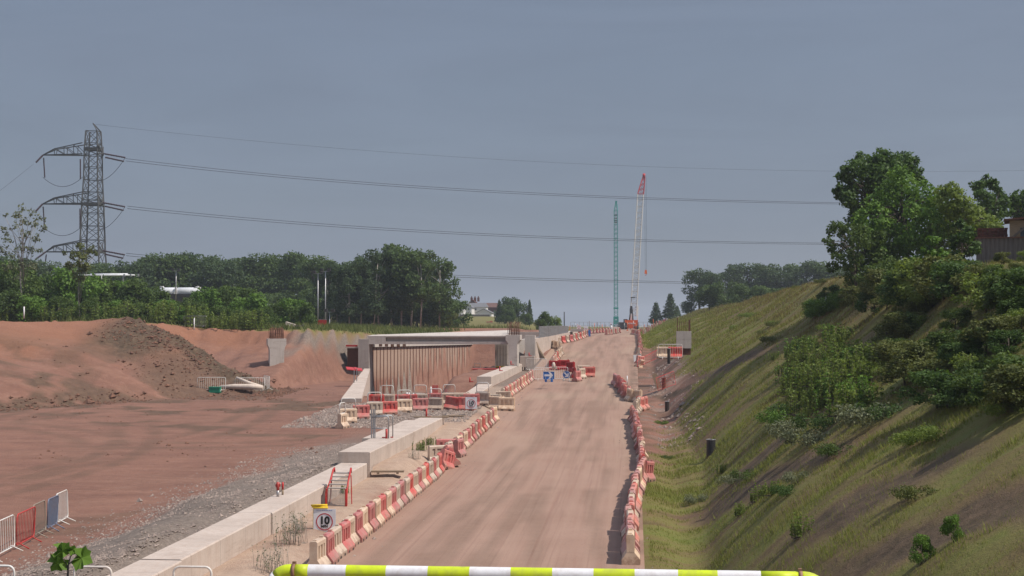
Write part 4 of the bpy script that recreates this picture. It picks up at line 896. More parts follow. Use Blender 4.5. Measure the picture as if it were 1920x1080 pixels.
def resample(P, step):
    P=[Vector(p) for p in P]; seg=[(P[i+1]-P[i]).xy.length for i in range(len(P)-1)]; tot=sum(seg); out=[]; n=max(1,int(round(tot/step)))
    for i in range(n):
        d=(i+.5)*tot/n; k=0
        while k<len(seg)-1 and d>seg[k]: d-=seg[k]; k+=1
        t=d/seg[k]; v=P[k].lerp(P[k+1],t); dr=(P[k+1]-P[k]); out.append((v.x,v.y,math.atan2(dr.y,dr.x)))
    return out
NEAR = ['nearest']+ORD[1:]
def row(P, where, colours, group, step=1.03, jit=.03, jr=.05, base=0, tiltj=.02, hoops=None, word='from the near end'):
    R=random.Random(len(where)*13+int(P[0][0]*10)); cnt={}
    for i,(x,y,a) in enumerate(resample(P,step)):
        c = colours(i,R) if callable(colours) else colours[i%len(colours)]
        x+=R.uniform(-jit,jit); p=ground(x,y); p.z-=.01
        nm={'red':'red','pink':'sun-bleached red','white':'dusty white','dred':'dark red'}[c]
        o=NEAR[i+base] if i+base<len(NEAR) else 'far'
        lab=f'{nm} barrier, {o} from near end of {where}' if not (i+base==0) else f'{nm} barrier at the near end of {where}'
        barrier(p,a+R.uniform(-jr,jr),c,lab,group,(R.uniform(-tiltj,tiltj),R.uniform(-tiltj,tiltj)),hoop=None if not (hoops and hoops(i)) else 1)
alt = lambda i,R: ('red' if i%2 else 'white')
altp = lambda i,R: ('pink' if i%2 else 'white')
row([(-8.3,37,0),(-8.32,61.5,0)],'left row along the haul road',alt,'barriers of the near left row')
# knocked-about group
for (x,y,rz,c,t,lab) in [(-8.25,62.3,1.2,'red',(.1,.25),'red plastic barrier leaning askew at the end of the near left row'),(-8.0,63.4,1.9,'red',(-.25,.1),'red plastic barrier twisted outward past the near left row'),(-8.35,64.4,1.45,'pink',(0,0),'bleached red barrier standing behind the twisted one'),(-8.75,64.0,.6,'white',(0,0),'white barrier turned across behind the twisted red one'),(-8.5,65.6,1.5,'white',(0,0),'white barrier in the knocked-about group on the left'),(-8.75,66.8,.35,'red',(0,.0),'red barrier turned end-on in the knocked-about group'),(-8.2,67.0,1.4,'red',(0,0),'red barrier on the road side of the knocked-about group')]:
    barrier(ground(x,y),rz,c,lab,None,t)
row([(-8.45,68,0),(-8.3,76,0),(-8.1,83.6,0)],'left row beside second speed sign',alt,'barriers of the middle left row',jr=.12)
row([G(942,752),G(998,712)],'row leading to blue arrow sign',altp,'barriers leading to the blue arrow sign')
# the ring of barriers with handrails
ring=[(653,793,'white',1),(677,785,'red',0),(702,779,'white',1),(730,777,'red',0),(758,773,'white',1),(788,770,'red',0),(817,769,'white',1),(848,769,'red',0),(876,770,'red',0)]
rp=[G(a,b) for a,b,_,_ in ring]
names=['orange-stained white','red','white','red','stained white','red','grey white','red','red']
for i,(a,b,c,hp) in enumerate(ring):
    p=rp[i]; q=rp[min(i+1,len(rp)-1)]; q0=rp[max(i-1,0)]; rz=.22*math.atan2((q-q0).y,(q-q0).x)
    barrier(p,rz,c,f'{names[i]} plastic barrier, {"first second third fourth fifth sixth seventh eighth ninth".split()[i]} from left in the front ring{", with white handrail" if hp else ""}','front ring of barriers',(0,.12 if i==7 else 0),1 if hp else None)
p=G(642,803); barrier(p,1.4,'white','white plastic barrier with handrail seen end-on at the left tip of the ring','front ring of barriers',(0,0),1)
back=[(706,757,'red',0),(726,757,'white',1),(753,757,'red',0),(768,756,'red',0),(788,755,'white',1),(815,753,'red',0),(842,753,'white',1),(866,755,'white',0),(884,757,'red',0),(905,752,'white',1),(926,756,'white',0)]
for i,(a,b,c,hp) in enumerate(back):
    q=G(a,b+ (6 if a<900 else 8)); barrier(q,random.uniform(-.1,.1)-(.35 if a>900 else 0),c,f'{"red" if c=="red" else "white"} plastic barrier, {"first second third fourth fifth sixth seventh eighth ninth tenth eleventh".split()[i]} from left in the back row of the ring{", with handrail" if hp else ""}','back row of the ring',(0,0),1 if hp else None)
for (a,b,rz,lab) in [(932,768,-.35,'cream white barrier pushed out to the right of the second speed sign'),(944,757,-.15,'cream white barrier behind the pushed-out one, right of the second speed sign'),(950,770,-.1,'cream white barrier nearest the road, right of the second speed sign')]:
    barrier(G(a,b),rz,'white',lab)
# barriers around the blue signs and beyond
for i,(a,b,rz) in enumerate([(1040,694,0),(1057,693,0),(1070,697,-.9),(1076,708,-1.4)]):
    barrier(G(a,b),rz,'dred',f'dark red plastic barrier, {"first second third fourth".split()[i]} from left behind the blue arrow signs','dark red barriers by the arrow signs',(0,0))
for (a,b,rz,c,lab) in [(1082,715,1.2,'red','red barrier at the foot of the dark red ones'),(1090,710,1.1,'white','white barrier beside the round arrow sign'),(1094,704,.2,'white','white barrier standing just left of the last red barrier by the arrow signs'),(1104,707,0,'red','red barrier jutting farthest into the road by the arrow signs')]:
    barrier(G(a,b),rz,c,lab)
row([G(1034,690),G(1043,676),G(1053,664),G(1050,655),G(1026,652)],'S-bend row beyond the arrow signs',lambda i,R:'red' if i in (7,) else ('white' if i>7 else ('pink' if i%2 else 'white')),'barriers of the bend beyond the arrow signs',1.15)
row([G(1036,647),G(1073,641),G(1092,635),G(1102,630)],'last left row near the crest',lambda i,R:'red' if i%2==0 else 'white','last left row near the crest',1.35)
barrier(G(1090,629),.1,'dred','dark red barrier left behind the last left row near the crest'); barrier(G(1098,627),.1,'dred','dark red barrier right behind the last left row near the crest')
# right-hand row
rm=lambda i,R: R.choice(['pink','pink','red','white','pink'])
row([G(1184,1060),G(1180,1015),G(1184,970),G(1194,925),G(1207,893)],'nearest right-hand row',lambda i,R:'pink' if i%4 else 'white','nearest right-hand row',jit=.04,jr=.07,tiltj=.03)
row([G(1206,890),G(1204,862),G(1198,835),G(1193,806),G(1186,786)],'second right-hand row',rm,'second right-hand row',jit=.06,jr=.10,tiltj=.04)
row([G(1190,779),G(1199,772),G(1212,766)],'short turned-away row on right',lambda i,R:'white' if i<3 else 'pink','short turned-away row on the right',tiltj=.05)
row([G(1153,720),G(1165,732),G(1180,752),G(1203,760)],'row bulging into road on right',lambda i,R:R.choice(['red','pink','white','red']),'bulging row on the right',jit=.12,jr=.3,tiltj=.08)
row([G(1197,668),G(1201,653),G(1199,638),G(1194,630),G(1184,627)],'far right-hand row near crest',lambda i,R:'white' if i%5==0 else 'pink','far right-hand row near the crest',1.2)
for (a,b,rz,c,lab) in [(1196,690,1.2,'white','white barrier toppled against the foot of the far right row'),(1199,684,.9,'pink','bleached red barrier at the near foot of the far right row'),(1212,902,1.25,'red','red barrier shoved out onto the grass on the right')]:
    barrier(G(a,b),rz,c,lab,None,(.5 if 'toppled' in lab else 0.1,.1))
# far strings beyond the crest
def far_row(P, n, cols, label, group, nm='plastic_barrier', s=1.):
    for i in range(n):
        t=i/(n-1); k=t*(len(P)-1); j=min(int(k),len(P)-2); q=P[j].lerp(P[j+1],k-j)
        q=Vector((q.x,q.y,hz1(q.x,q.y))); d=P[j+1]-P[j]; c=cols[i%len(cols)]
        o=barrier(q,math.atan2(d.y,d.x),c,label%({'red':'red','pink':'pale red','white':'white'}[c],ORD[i].replace('nearest','first')),group); o.scale=(s,s,s)
W=lambda px,Y: Vector((at(px,600,Y).x,Y,0))
far_row([W(1137,215),W(1146,225),W(1162,250)],9,['red','white'],'tiny %s barrier beyond the crest, %s from left, before the green crane','barriers before the green crane')
far_row([W(1206,228),W(1220,250),W(1236,275),W(1248,300)],13,['pink','white','red'],'tiny %s barrier beyond the crest, %s in the string below the site cabin','barriers below the site cabin')
far_row([W(1196,250),W(1215,285),W(1232,320),W(1256,345)],12,['white','red'],'tiny %s barrier beyond the crest, %s in the upper string by the site cabin','upper string by the site cabin')
far_row([W(1107,235),W(1125,250),W(1141,262)],7,['red','pink'],'tiny %s barrier beyond the crest, %s in the string right of the far signs','barriers right of the far signs')
# bottom-left rail barriers
for i,(a,py) in enumerate([(-8,1060),(174,1062),(361,1062)]):
    q=at(a,py,31.); z=hz1(q.x,31.) ; base=q.z-1.43
    barrier(Vector((q.x,31.,base)),.02,'white','plastic barrier with white handrail, '+['leftmost','middle','rightmost'][i]+' of the three along the bottom edge','rail barriers along the bottom edge',(0,0),1)
m=MB(); m.box((0,0,-.25),(9.6,.8,.5)); q=at(170,1062,31.); tag(m.build('concrete_plinth',M['conc_grey'],None,(q.x,31.,q.z-1.43)),'concrete plinth under the three rail barriers at the bottom left','plinth')
# ------------------------------------------------------------ steel crowd barriers
def crowd_meshes(mat, nb=14, L=2.2, H=1.05):
    m=MB(); r=.019; z0=.14; c=.1
    loop=[(-L/2,0,z0+c),(-L/2,0,H-c),(-L/2+c*.3,0,H-c*.3),(-L/2+c,0,H),(L/2-c,0,H),(L/2-c*.3,0,H-c*.3),(L/2,0,H-c),(L/2,0,z0+c),(L/2-c*.3,0,z0+c*.3),(L/2-c,0,z0),(-L/2+c,0,z0),(-L/2+c*.3,0,z0+c*.3),(-L/2,0,z0+c)]
    m.tube(loop,r,8); fr=m.mesh('frame',M[mat])
    b=MB()
    for i in range(1,nb): x=-L/2+L*i/nb; b.tube([(x,0,z0),(x,0,H)],.0085,5,cap=False)
    ba=b.mesh('infill_bars',M[mat]); f=MB()
    f.tube([(0,-.32,.02),(0,-.12,.12),(0,0,z0+.05),(0,.12,.12),(0,.32,.02)],.017,6); ft=f.mesh('foot',M[mat])
    return fr,ba,ft
CB={}
def crowd(p, rz, mat, label, group=None, L=2.2, lean=0, nb=14, dense=False):
    k=(mat,L,nb)
    if k not in CB: CB[k]=crowd_meshes(mat,nb,L)
    fr,ba,ft=CB[k]; e=empty('crowd_barrier',p,rz,label,'steel barrier',group); e.rotation_euler.x=lean
    obj('frame',fr,e); obj('infill_bars',ba,e)
    for x in (-L/2+.28,L/2-.28): obj('foot',ft,e,(x,0,0))
    return e
px5=[(-14,1050),(45,1035),(76,1018),(97,1005),(119,993)]
mats=['wsteel','rsteel','tansteel','bluesteel','wsteel']; labs=['white steel crowd barrier cut by the left edge of the picture','red steel crowd barrier between a white and a tan one','dull tan crowd barrier right of the red one','blue-grey crowd barrier second from the right of the near line','white crowd barrier at the right end of the near line']
pA=Vector((at(131,985,47).x,47.,0)); pB=Vector((at(-20,1060,38.5).x,38.5,0)); D=(pB-pA)
ends=[0]; Ls=[]
edges=[131,110,90,67,32,-20]
def onl(px):   # point on line A-B that shows in column px
    lo_,hi_=-.2,1.3
    for _ in range(40):
        t=(lo_+hi_)/2; v=pA+D*t; u=(v.x*_R.x+v.y*_R.y)/(v.x*_F.x+v.y*_F.y)*FPX+960
        if u>px: lo_=t
        else: hi_=t
    return pA+D*t
pp=[onl(x) for x in edges]
for i in range(5):
    a,b=pp[i],pp[i+1]; c=(a+b)/2; L=(a-b).length-.06; d=a-b
    crowd(ground(c.x,c.y),math.atan2(d.y,d.x),mats[4-i],labs[4-i],'crowd barriers of the near left line',L,.04*((i%2)*2-1),12 if i!=1 else 22)
crowd(G(396,735),.03,'wsteel','white crowd barrier behind the green crate on the red plain',None,2.1,-.08)
e=crowd(G(468,735),.05,'wsteel','white crowd barrier with pale sheeting draped against it',None,2.2,-.10)
q=G(498,732); crowd(Vector((q.x,q.y+.3,q.z)),-1.1,'wsteel','white crowd barrier turned end-on beside the pale sheeting',None,2.0,0,16)
m=MB(); m.box((0,0,.2),(.78,.5,.4),taper=(1.06,1.06)); m.box((0,0,.40),(.88,.58,.04)); o=m.build('plastic_crate',M['green'],None,G(403,736)+Vector((.1,-.25,0))); tag(o,'small green plastic crate in front of the white crowd barrier','crate')
q=G(455,734); m=MB(); m.tube([(-1.9,-.2,.22),(-.6,-.25,.30),(.6,-.2,.28),(1.6,-.2,.22)],[.14,.2,.22,.16],10); m.tube([(1.5,-.15,.25),(.5,0,.55),(-.5,.05,.95)],[.15,.13,.1],9)
o=m.build('rolled_sheeting',M['tarp'],None,q); tag(o,'pale rolled sheeting slumped along the foot of the crowd barrier','sheeting')
crowd(ground(at(362,615,128).x,128.6),0,'galv','grey steel barrier standing alone above the red cut',None,2.15,0,22)
def post(px,py0,py1,Y,label,r=.05,mat='wpaint'):
    a=at(px,py1,Y); h=at(px,py0,Y).z-a.z; m=MB(); m.tube([(0,0,-.2),(0,0,h)],r,8); m.tube([(0,0,h),(0,0,h+.02)],r*1.1,8); o=m.build('marker_post',M[mat],None,a); tag(o,label,'post'); return o
post(45,575,593,127,'short white marker post at the left edge of the red cut',.07); post(364,596,618,127.6,'white marker post in front of the lone grey barrier',.055)
post(1058,585,616,330,'thin dark mast on the horizon left of the cranes',.12,'wire'); post(1176,705,716,100,'small white stake between barrier rows on the right road edge',.04)
crowd(G(1006,696),0,'wsteel','white crowd barrier beside the bridge pier, left of the dark red barriers',None,1.75,0,16)
crowd(G(1027,715)+Vector((-.3,.8,0)),.05,'wsteel','white crowd barrier behind the blue rectangular arrow sign',None,1.6,0,9)
crowd(G(1046,714)+Vector((0,.8,0)),-.05,'wsteel','white crowd barrier behind the round arrow sign',None,1.5,0,9)
q=at(1257,674,101); crowd(q,-.02,'wsteel','white crowd barrier beneath the square concrete block on the right bank',None,1.65,0,10)
for i,(dx,c) in enumerate([(-.45,'white'),(.35,'red')]):
    barrier(q+Vector((dx,.4,.05)),.02,c,f'{c} plastic barrier behind the crowd barrier under the square block')
# temporary orange-red mesh panels on the bank
for (pts,lab) in [([(1195,688),(1240,668),(1240,652),(1195,676)],'leaning red mesh panel at the foot of the far right row'),([(1234,732),(1267,720),(1263,696),(1230,709)],'leaning red mesh panel around the black pipe on the right bank')]:
    Y=104. if pts[0][0]<1200 else 98.; P_=[at(x,y,Y+(.6 if i in (2,3) else 0)+ (1.5 if x>1236 else 0)) for i,(x,y) in enumerate(pts)]; o0=P_[0].copy(); m=MB(); Q=[p-o0 for p in P_]
    m.tube(Q+[Q[0]],.020,6)
    for k in range(1,12): m.bar(Q[0].lerp(Q[1],k/12),Q[3].lerp(Q[2],k/12),.006)
    for k in range(1,5): m.bar(Q[0].lerp(Q[3],k/5),Q[1].lerp(Q[2],k/5),.006)
    o=m.build('mesh_barrier',M['rsteel'],None,o0); tag(o,lab,'mesh panel')
q=G(1236,728); m=MB(); m.box((0,0,.5),(.35,.05,1.15)); o=m.build('timber_board',M['timber'],None,q); o.rotation_euler=(0,-.35,.2); tag(o,'pale board leaning beside the red mesh panel','board')
q=G(1196,681); m=MB(); m.box((0,0,.4),(.75,.06,.75)); o=m.build('sheet_panel',M['galv'],None,q); o.rotation_euler=(-.3,0,.3); tag(o,'grey square sheet propped against the far right barriers','panel')
# corrugated black drain pipes on the bank
def pipe(px,py,Y,h,d,label,mat='black'):
    p=G(px,py,30) if Y is None else at(px,py,Y); m=MB(); n=int(h/.055)
    pts=[];rs=[]
    for k in range(n*2+1):
        pts.append((0,0,-.3+(h+.3)*k/(2*n))); rs.append(d/2*(1 if k%2 else .93))
    e=empty('drain_pipe',p,0,label,'pipe'); m.tube(pts,rs,20,0,cap=False); m.tube([(0,0,h-.3),(0,0,h-.29)],d/2*.9,20); m.build('barrel',M[mat],e)
    r=MB(); R0=d/2; ring=[(R0*math.cos(t),R0*math.sin(t),h) for t in np.linspace(0,2*PI,21)]; r.tube(ring,.012,6); r.build('rim',M['galv' if mat=='black' else 'rust'],e); return e
pipe(1333,852,None,.66,.42,'black ribbed drain pipe, nearest one, standing in the grass'); pipe(1251,771,None,.62,.30,'slim dark drain pipe standing right of the turned-away barriers')
pipe(1245,728,None,.72,.30,'rusty brown pipe inside the leaning red mesh panel','rust'); pipe(1254,674,100.5,.75,.22,'dark pipe standing before the crowd barrier under the square block')
# ------------------------------------------------------------ signs
def text_mesh(body, size, mat, bold=.0):
    cu=bpy.data.curves.new('t','FONT'); cu.body=body; cu.size=size; cu.align_x='CENTER'; cu.align_y='CENTER'; cu.extrude=.002; cu.offset=bold
    o=bpy.data.objects.new('t',cu); COL.objects.link(o); dg=bpy.context.evaluated_depsgraph_get(); dg.update(); me=bpy.data.meshes.new_from_object(o.evaluated_get(dg))
    me.materials.clear(); me.materials.append(M[mat]); bpy.data.objects.remove(o); return me
def txt(body,size,mat,parent,loc,bold=0,name='lettering'):
    o=obj(name,text_mesh(body,size,mat,bold),parent,loc); o.rotation_euler=(PI/2,0,0); return o
def annulus(m,r0,r1,y,z0=0,mi=0,n=40):
    V=[];F_=[]
    for k in range(n):
        a=2*PI*k/n
        for r in (r0,r1):
            for d in (0,.003): V.append((r*math.cos(a),y+d,z0+r*math.sin(a)))
    for k in range(n):
        b=k*4; c=((k+1)%n)*4; F_ += [(b,b+2,c+2,c),(b+3,b+1,c+1,c+3),(b+2,b+3,c+3,c+2),(b+1,b,c,c+1)]
    m.add(V,F_,mi)
def speed_sign(c, w, h, rz, label, withyellow, small=False, yaw=0):
    e=empty('speed_sign',c,rz,label,'sign'); m=MB(); m.box((0,0,h/2),(w,.02,h)); m.build('sign_plate',M['signw'],e)
    m=MB(); annulus(m,.335*w,.375*w,-.0165,h*.44); m.build('red_ring',M['signr'],e)
    txt('10',.46*w,'signk',e,(0,-.0165,h*.485),.02*w); txt('MPH',.155*w,'signk',e,(0,-.0165,h*.235),.006*w)
    b=MB(); 
    for k in range(9): b.box((-w*.33+k*w*.08,-.013,h*.945),(w*.055,.004,h*.018))
    b.build('small_print',M['signb'],e)
    m=MB(); m.box((-w/2-.008,.03,h*.48),(.025,.03,h*1.05)); m.box((w/2-.05,.03,h*.2),(.035,.03,h*1.1)); m.build('post',M['yellow' if withyellow else 'galv'],e)
    if withyellow:
        b=MB(); b.tube([(-w*.6,.08,h+.05),(w*.12,.05,h+.07)],.026,8); b.tube([(-w*.62,.02,h+.105),(w*.1,.08,h+.115)],.024,8); b.tube([(-w*.5,-.02,h+.03),(w*.15,-.0,h+.035)],.024,8); b.build('cable_sleeve',M['yellow'],e)
        b=MB(); b.box((0,.04,-.03),(w*.9,.1,.05)); b.build('foot_bar',M['yellow'],e)
    return e
s=43./FPX; p=at(608.5,997,43.); speed_sign(p,43*s,43*s,-.0,'larger white ten miles per hour sign with yellow sleeves, near the red stair',True)
p.z; 
p=at(883.5,766.5,84.); s=84/FPX; speed_sign(p,21.5*s,22*s,0,'smaller white ten miles per hour sign on the barrier ring',False)
def arrow(m,c,L,ang,w,y,mi=0):
    u=Vector((math.cos(ang),0,math.sin(ang))); v=Vector((-u.z,0,u.x)); P=lambda a,b: Vector(c)+u*a*L+v*b*L
    pts=[P(-.5,.5*w),P(.12,.5*w),P(-.05,.28+.5*w),P(.16,.28+.5*w),P(.5,0),P(.16,-.28-.5*w),P(-.05,-.28-.5*w),P(.12,-.5*w),P(-.5,-.5*w)]
    V=[Vector((p.x,y,p.z)) for p in pts]+[Vector((p.x,y+.003,p.z)) for p in pts]; n=9
    m.add(V,[(8,0,1,7),(1,2,3,4),(1,4,7),(7,4,5,6)]+[(i,i+n,(i+1)%n+n,(i+1)%n) for i in range(n)],mi)
Y=106.; s=Y/FPX
p=at(1029,716,Y); e=empty('arrow_sign',p,0,'blue rectangular sign with white arrow pointing right','sign')
m=MB(); w,h=21*s,14.5*s; zc=12.2*s; m.box((0,0,zc),(w,.03,h)); m.build('sign_plate',M['signb'],e)
m=MB(); arrow(m,(0,0,zc),w*.78,0,.22,-.022); m.build('white_arrow',M['signw'],e)
m=MB(); annulus; 
for a,b in (((-w/2,zc-h/2),(w/2,zc-h/2)),((-w/2,zc+h/2),(w/2,zc+h/2)),((-w/2,zc-h/2),(-w/2,zc+h/2)),((w/2,zc-h/2),(w/2,zc+h/2))): m.bar((a[0],-.018,a[1]),(b[0],-.018,b[1]),.02)
m.build('border',M['signw'],e)
m=MB()
for x in (-w*.3,w*.3): m.bar((x,-.1,0),(x,0,zc),.035); m.bar((x,.3,0),(x,.03,zc),.035)
m.bar((-w*.3,-.1,.02),(w*.3,-.1,.02),.035); m.build('stand',M['galv'],e)
m=MB(); m.box((-w*.25,-.15,.1),(.16,.25,.2)); m.box((w*.28,-.15,.1),(.16,.25,.2)); m.build('sandbag',M['signb'],e)
p=at(1062,715,Y); e=empty('round_arrow_sign',p,-.15,'round blue sign with white arrow slanting down to the right','sign'); R_=7.2*s; zc=12.5*s
m=MB(); m.tube([(0,.012,zc),(0,-.012,zc)],R_,28); m.build('sign_plate',M['signb'],e)
m=MB(); arrow(m,(0,0,zc),R_*1.6,-PI/4,.24,-.017); annulus(m,R_*.93,R_*1.0,-.017,zc); m.build('white_arrow',M['signw'],e)
m=MB(); m.box((0,.05,.28),(.42,.03,.14))
for x in (-.26,.26): m.bar((x,-.05,0),(x*.6,.04,zc-R_*.5),.035)
m.bar((-.26,-.05,.05),(.26,-.05,.05),.03); m.build('stand',M['galv'],e)
# distant signs by the crest
for (px,py0,py1,Y,lab) in [(1085.5,609.5,617,185,'small far white sign with red ring at the crest, left one'),(1099,612,623,178,'small far white sign with red marks at the crest, right one')]:
    a=at(px,py1,Y); s=Y/FPX; w=7.5*s; h=(py1-py0)*s; e=empty('warning_sign',ground(a.x,a.y),0,lab,'sign'); z=a.z-e.location.z
    m=MB(); m.box((0,0,z+h/2),(w,.03,h)); m.build('sign_plate',M['signw'],e); m=MB(); annulus(m,w*.25,w*.34,-.02,z+h/2,n=20); m.build('red_ring',M['signr'],e)
    m=MB(); m.bar((0,.04,-.1),(0,.04,z+.1),.06); m.build('post',M['galv'],e)
a=at(1105,622,176); m=MB(); m.box((0,0,.35),(.28,.3,.75)); m.box((0,0,.75),(.2,.2,.1)); tag(m.build('portable_box',M['signb'],None,ground(a.x,176)),'small blue box beside the far right-hand crest sign','box')
# ------------------------------------------------------------ red stair over the beam
def stair():
    Y=48.8; a=at(636,954,Y); s=Y/FPX; e=empty('access_stair',(a.x,Y,a.z),-.05,'red steel step-over stair with grey treads leaning on the concrete beam','stair')
    hw=19*s; H=73*s
    m=MB()
    for x in (-1,1):
        m.tube([(x*hw*1.02,-.45,0),(x*hw*1.05,-.4,H*.45),(x*hw*.92,0,H*.72),(x*hw*.9,.35,H*.98),(x*hw*.86,.45,H*1.02),(x*hw*.84,.48,H*.9)],.034,8)
        m.box((x*hw*.98,-.36,H*.28),(.05,.16,H*.55)); m.bar((x*hw*1.15,.2,0),(x*hw*.98,.3,H*.85),.03)
    m.tube([(hw*.2,-.5,.02),(hw*1.05,-.5,.0)],.035,8); m.build('side_rail',M['rsteel'],e)
    for k in range(5):
        t=MB(); t.box((0,-.30+k*.17,H*(.56+.085*k)),(hw*1.75,.16,.035)); t.build('tread',M['conc_grey'],e)
    m=MB()
    for k in range(14): m.bar((-hw*.85+hw*1.7*k/13,-.42,.05),(-hw*.85+hw*1.7*k/13,-.42,H*.52),.010)
    for k in range(16): m.bar((-hw*.85,-.42,.05+H*.47*k/15),(hw*.85,-.42,.05+H*.47*k/15),.010)
    m.build('mesh_panel',M['galv'],e)
stair()
# red capped pins and the galvanised gate on the beam
for (px,pt,pb,Y,lab,big) in [(521,904,934,45.7,'red clamp pin with round head on the concrete beam',1),(530,904,932,46.2,'shorter red-topped pin beside the round-headed one on the beam',0)]:
    a=at(px,pb,Y); h=at(px,pt,Y).z-a.z; m=MB(); e=empty('clamp_pin',a,0,lab,'pin'); m.tube([(0,0,0),(0,0,h*.5)],.035 if not big else .045,8); m.build('stem',M['galv' if big else 'timber'],e)
    m=MB(); m.tube([(0,0,h*.5),(0,0,h)],.05 if big else .035,8)
    if big: m.tube([(0,-.03,h*.8),(0,.05,h*.8)],.08,14)
    m.build('head',M['rsteel'],e)
def gate():
    Y=64.; s=Y/FPX; a=at(699,825,Y); e=empty('edge_gate',a,0,'galvanised steel edge gate standing on the beam before the barrier ring','gate'); X=lambda px:(px-699)*s; Z=lambda py:(825-py)*s
    for px in (696.5,700,703): m=MB(); m.bar((X(px),0,-.1),(X(px),0,Z(767)),.05); m.build('post',M['galv'],e)
    m=MB()
    m.tube([(X(697),0,Z(782)),(X(727),0,Z(780)),(X(729),0,Z(783)),(X(729),0,Z(823))],.03,8); m.tube([(X(697),0,Z(803)),(X(729),0,Z(803))],.028,8); m.tube([(X(703),0,Z(779)),(X(732),.3,Z(779)),(X(735),.3,Z(783)),(X(735),.3,Z(820))],.026,8); m.build('rail_frame',M['galv'],e)
    m=MB(); m.tube([(X(725.5),-.05,Z(822)),(X(725.5),-.05,Z(804))],.05,8); m.box((X(721),0,Z(820)),(.2,.06,.05)); m.box((X(734),.2,Z(820)),(.12,.06,.05)); m.build('red_clamp',M['rsteel'],e)
gate()
for (px,py,Y,hh,lab) in [(799.5,783,79.,.5,'red clamp pin at the far end of the raised beam'),(958,684,127,.35,'small red clamp on the capping beam left of the pier'),(937,696,117,.4,'red pin on the capping beam halfway to the pier'),(992,668,135.,.35,'small dark red clamp on the concrete stub'),(881,717,101,.35,'small red pin on the lower concrete beam')]:
    a=at(px,py,Y); m=MB(); m.tube([(0,0,0),(0,0,hh)],.05,8); m.box((.1,0,.05),(.3,.08,.06)); tag(m.build('clamp_pin',M['rsteel'],None,a),lab,'pin')
# red uprights and white cone tops behind the ring
for (px,pt,pb,lab) in [(816,718,746,'tall red plastic upright panel behind the ring, left one'),(836,726,748,'narrow red plastic upright panel behind the ring, right one')]:
    a=G(px,pb+4); s=a.y/FPX; m=MB(); w=(11 if px<820 else 4)*s; m.box((0,0,(pb-pt)*s/2),(w,.12,(pb-pt)*s)); m.box((0,0,.04),(w*1.4,.4,.08)); tag(m.build('upright_panel',M['red'],None,a),lab,'panel')
for i,(px,pt) in enumerate([(754,733),(763,728),(767,729),(775,730),(808,718),(702,737),(707,740)]):
    a=G(px,757); s=a.y/FPX; H=(750-pt)*s; m=MB(); m.box((0,0,.03),(.3,.3,.05)); m.tube([(0,0,.05),(0,0,H*.7),(0,0,H)],[.13,.07,.035],10)
    tag(m.build('marker_cone',M['wpaint'],None,a),'slim white marker cone standing behind the barrier ring, '+'first second third fourth fifth sixth seventh'.split()[[5,6,0,1,2,3,4].index(i) if i in (5,6,0,1,2,3,4) else 0]+' from left','cone')
q=at(1038,692,105.5); m=MB(); m.tube([(0,0,0),(0,0,.35),(0,0,.5)],[.14,.13,.06],10); m.box((.1,0,.1),(.25,.2,.2)); tag(m.build('white_sandbag',M['tarp'],None,q),'white sack sitting behind the blue rectangular sign','sack')
# bundle of timbers beside the corner wall
q=at(1013,676,136.5); e=empty('timber_bundle',q,0,'bundle of grey timbers leaning on the corner wall','timber'); 
for k in range(5):
    m=MB(); m.bar((k*.14+.05,-.2-.1*k,0),(k*.05-.35,.3,1.75-.12*k),.09,.05); m.build('timber',M['timber'],e)
# things in the pit
for (px,py,w,d_,c,lab) in [(912,693,2.6,1.2,'rsteel','flat red sheet lying inside the cutting'),(946,690,1.4,.7,'yellow','yellow pipe bundle lying at the edge of the cutting'),(895,690,.8,.6,'galv','grey steel frame inside the cutting')]:
    a=G(px,py,112); m=MB()
    if c=='galv':
        for x in (-.35,.35): m.bar((x,0,-1),(x,0,.5),.05)
        m.bar((-.35,0,.5),(.35,0,.5),.05); m.bar((-.35,0,.0),(.35,0,.0),.04)
    elif c=='yellow':
        for k in range(4): m.tube([(-.8+k*.1,k*.15,.1),(.8+k*.06,k*.15-.1,.13)],.07,8)
    else: m.box((0,0,.06),(w,d_,.05)); m.box((0,0,.02),(w*.9,d_*.9,.05),mi=0)
    tag(m.build({'rsteel':'red_sheet','yellow':'pipe_bundle','galv':'steel_frame'}[c],M[c],None,a),lab,{'rsteel':'sheet','yellow':'pipes','galv':'frame'}[c])
# mesh fence on the side wall
def mesh_fence():
    e=empty('mesh_fence',at(1011,633,141),0,'grey steel mesh fence standing on the side wall','fence'); o0=e.location.copy(); P=[]
    for (px,pt,pb,Y) in ((1011,612.5,633,141),(1028,611.5,630.2,149),(1046,611,627.2,158.5),(1065,611.5,623.5,169.5)): P.append((at(px,pb,Y)-o0,at(px,pt,Y)-o0))
    m=MB()
    for b,t in P: m.bar(b-Vector((0,0,.6)),t,.08)
    m.build('post',M['galv'],e)
    for i in range(3):
        (b0,t0),(b1,t1)=P[i],P[i+1]; m=MB(); n=46
        for k in range(n+1): f=k/n; m.bar(b0.lerp(b1,f),t0.lerp(t1,f),.05,.03)
        for k in range(9): f=k/8; m.bar(b0.lerp(t0,f),b1.lerp(t1,f),.03,.05)
        m.build('mesh_panel',M['galv'],e)
mesh_fence()
q=at(1083,617,172); m=MB(); m.box((0,0,-.15),(1.6,3,.3)); tag(m.build('concrete_slab',M['conc_grey'],None,(q.x,172,q.z)),'low concrete slab at the end of the mesh fence','slab')
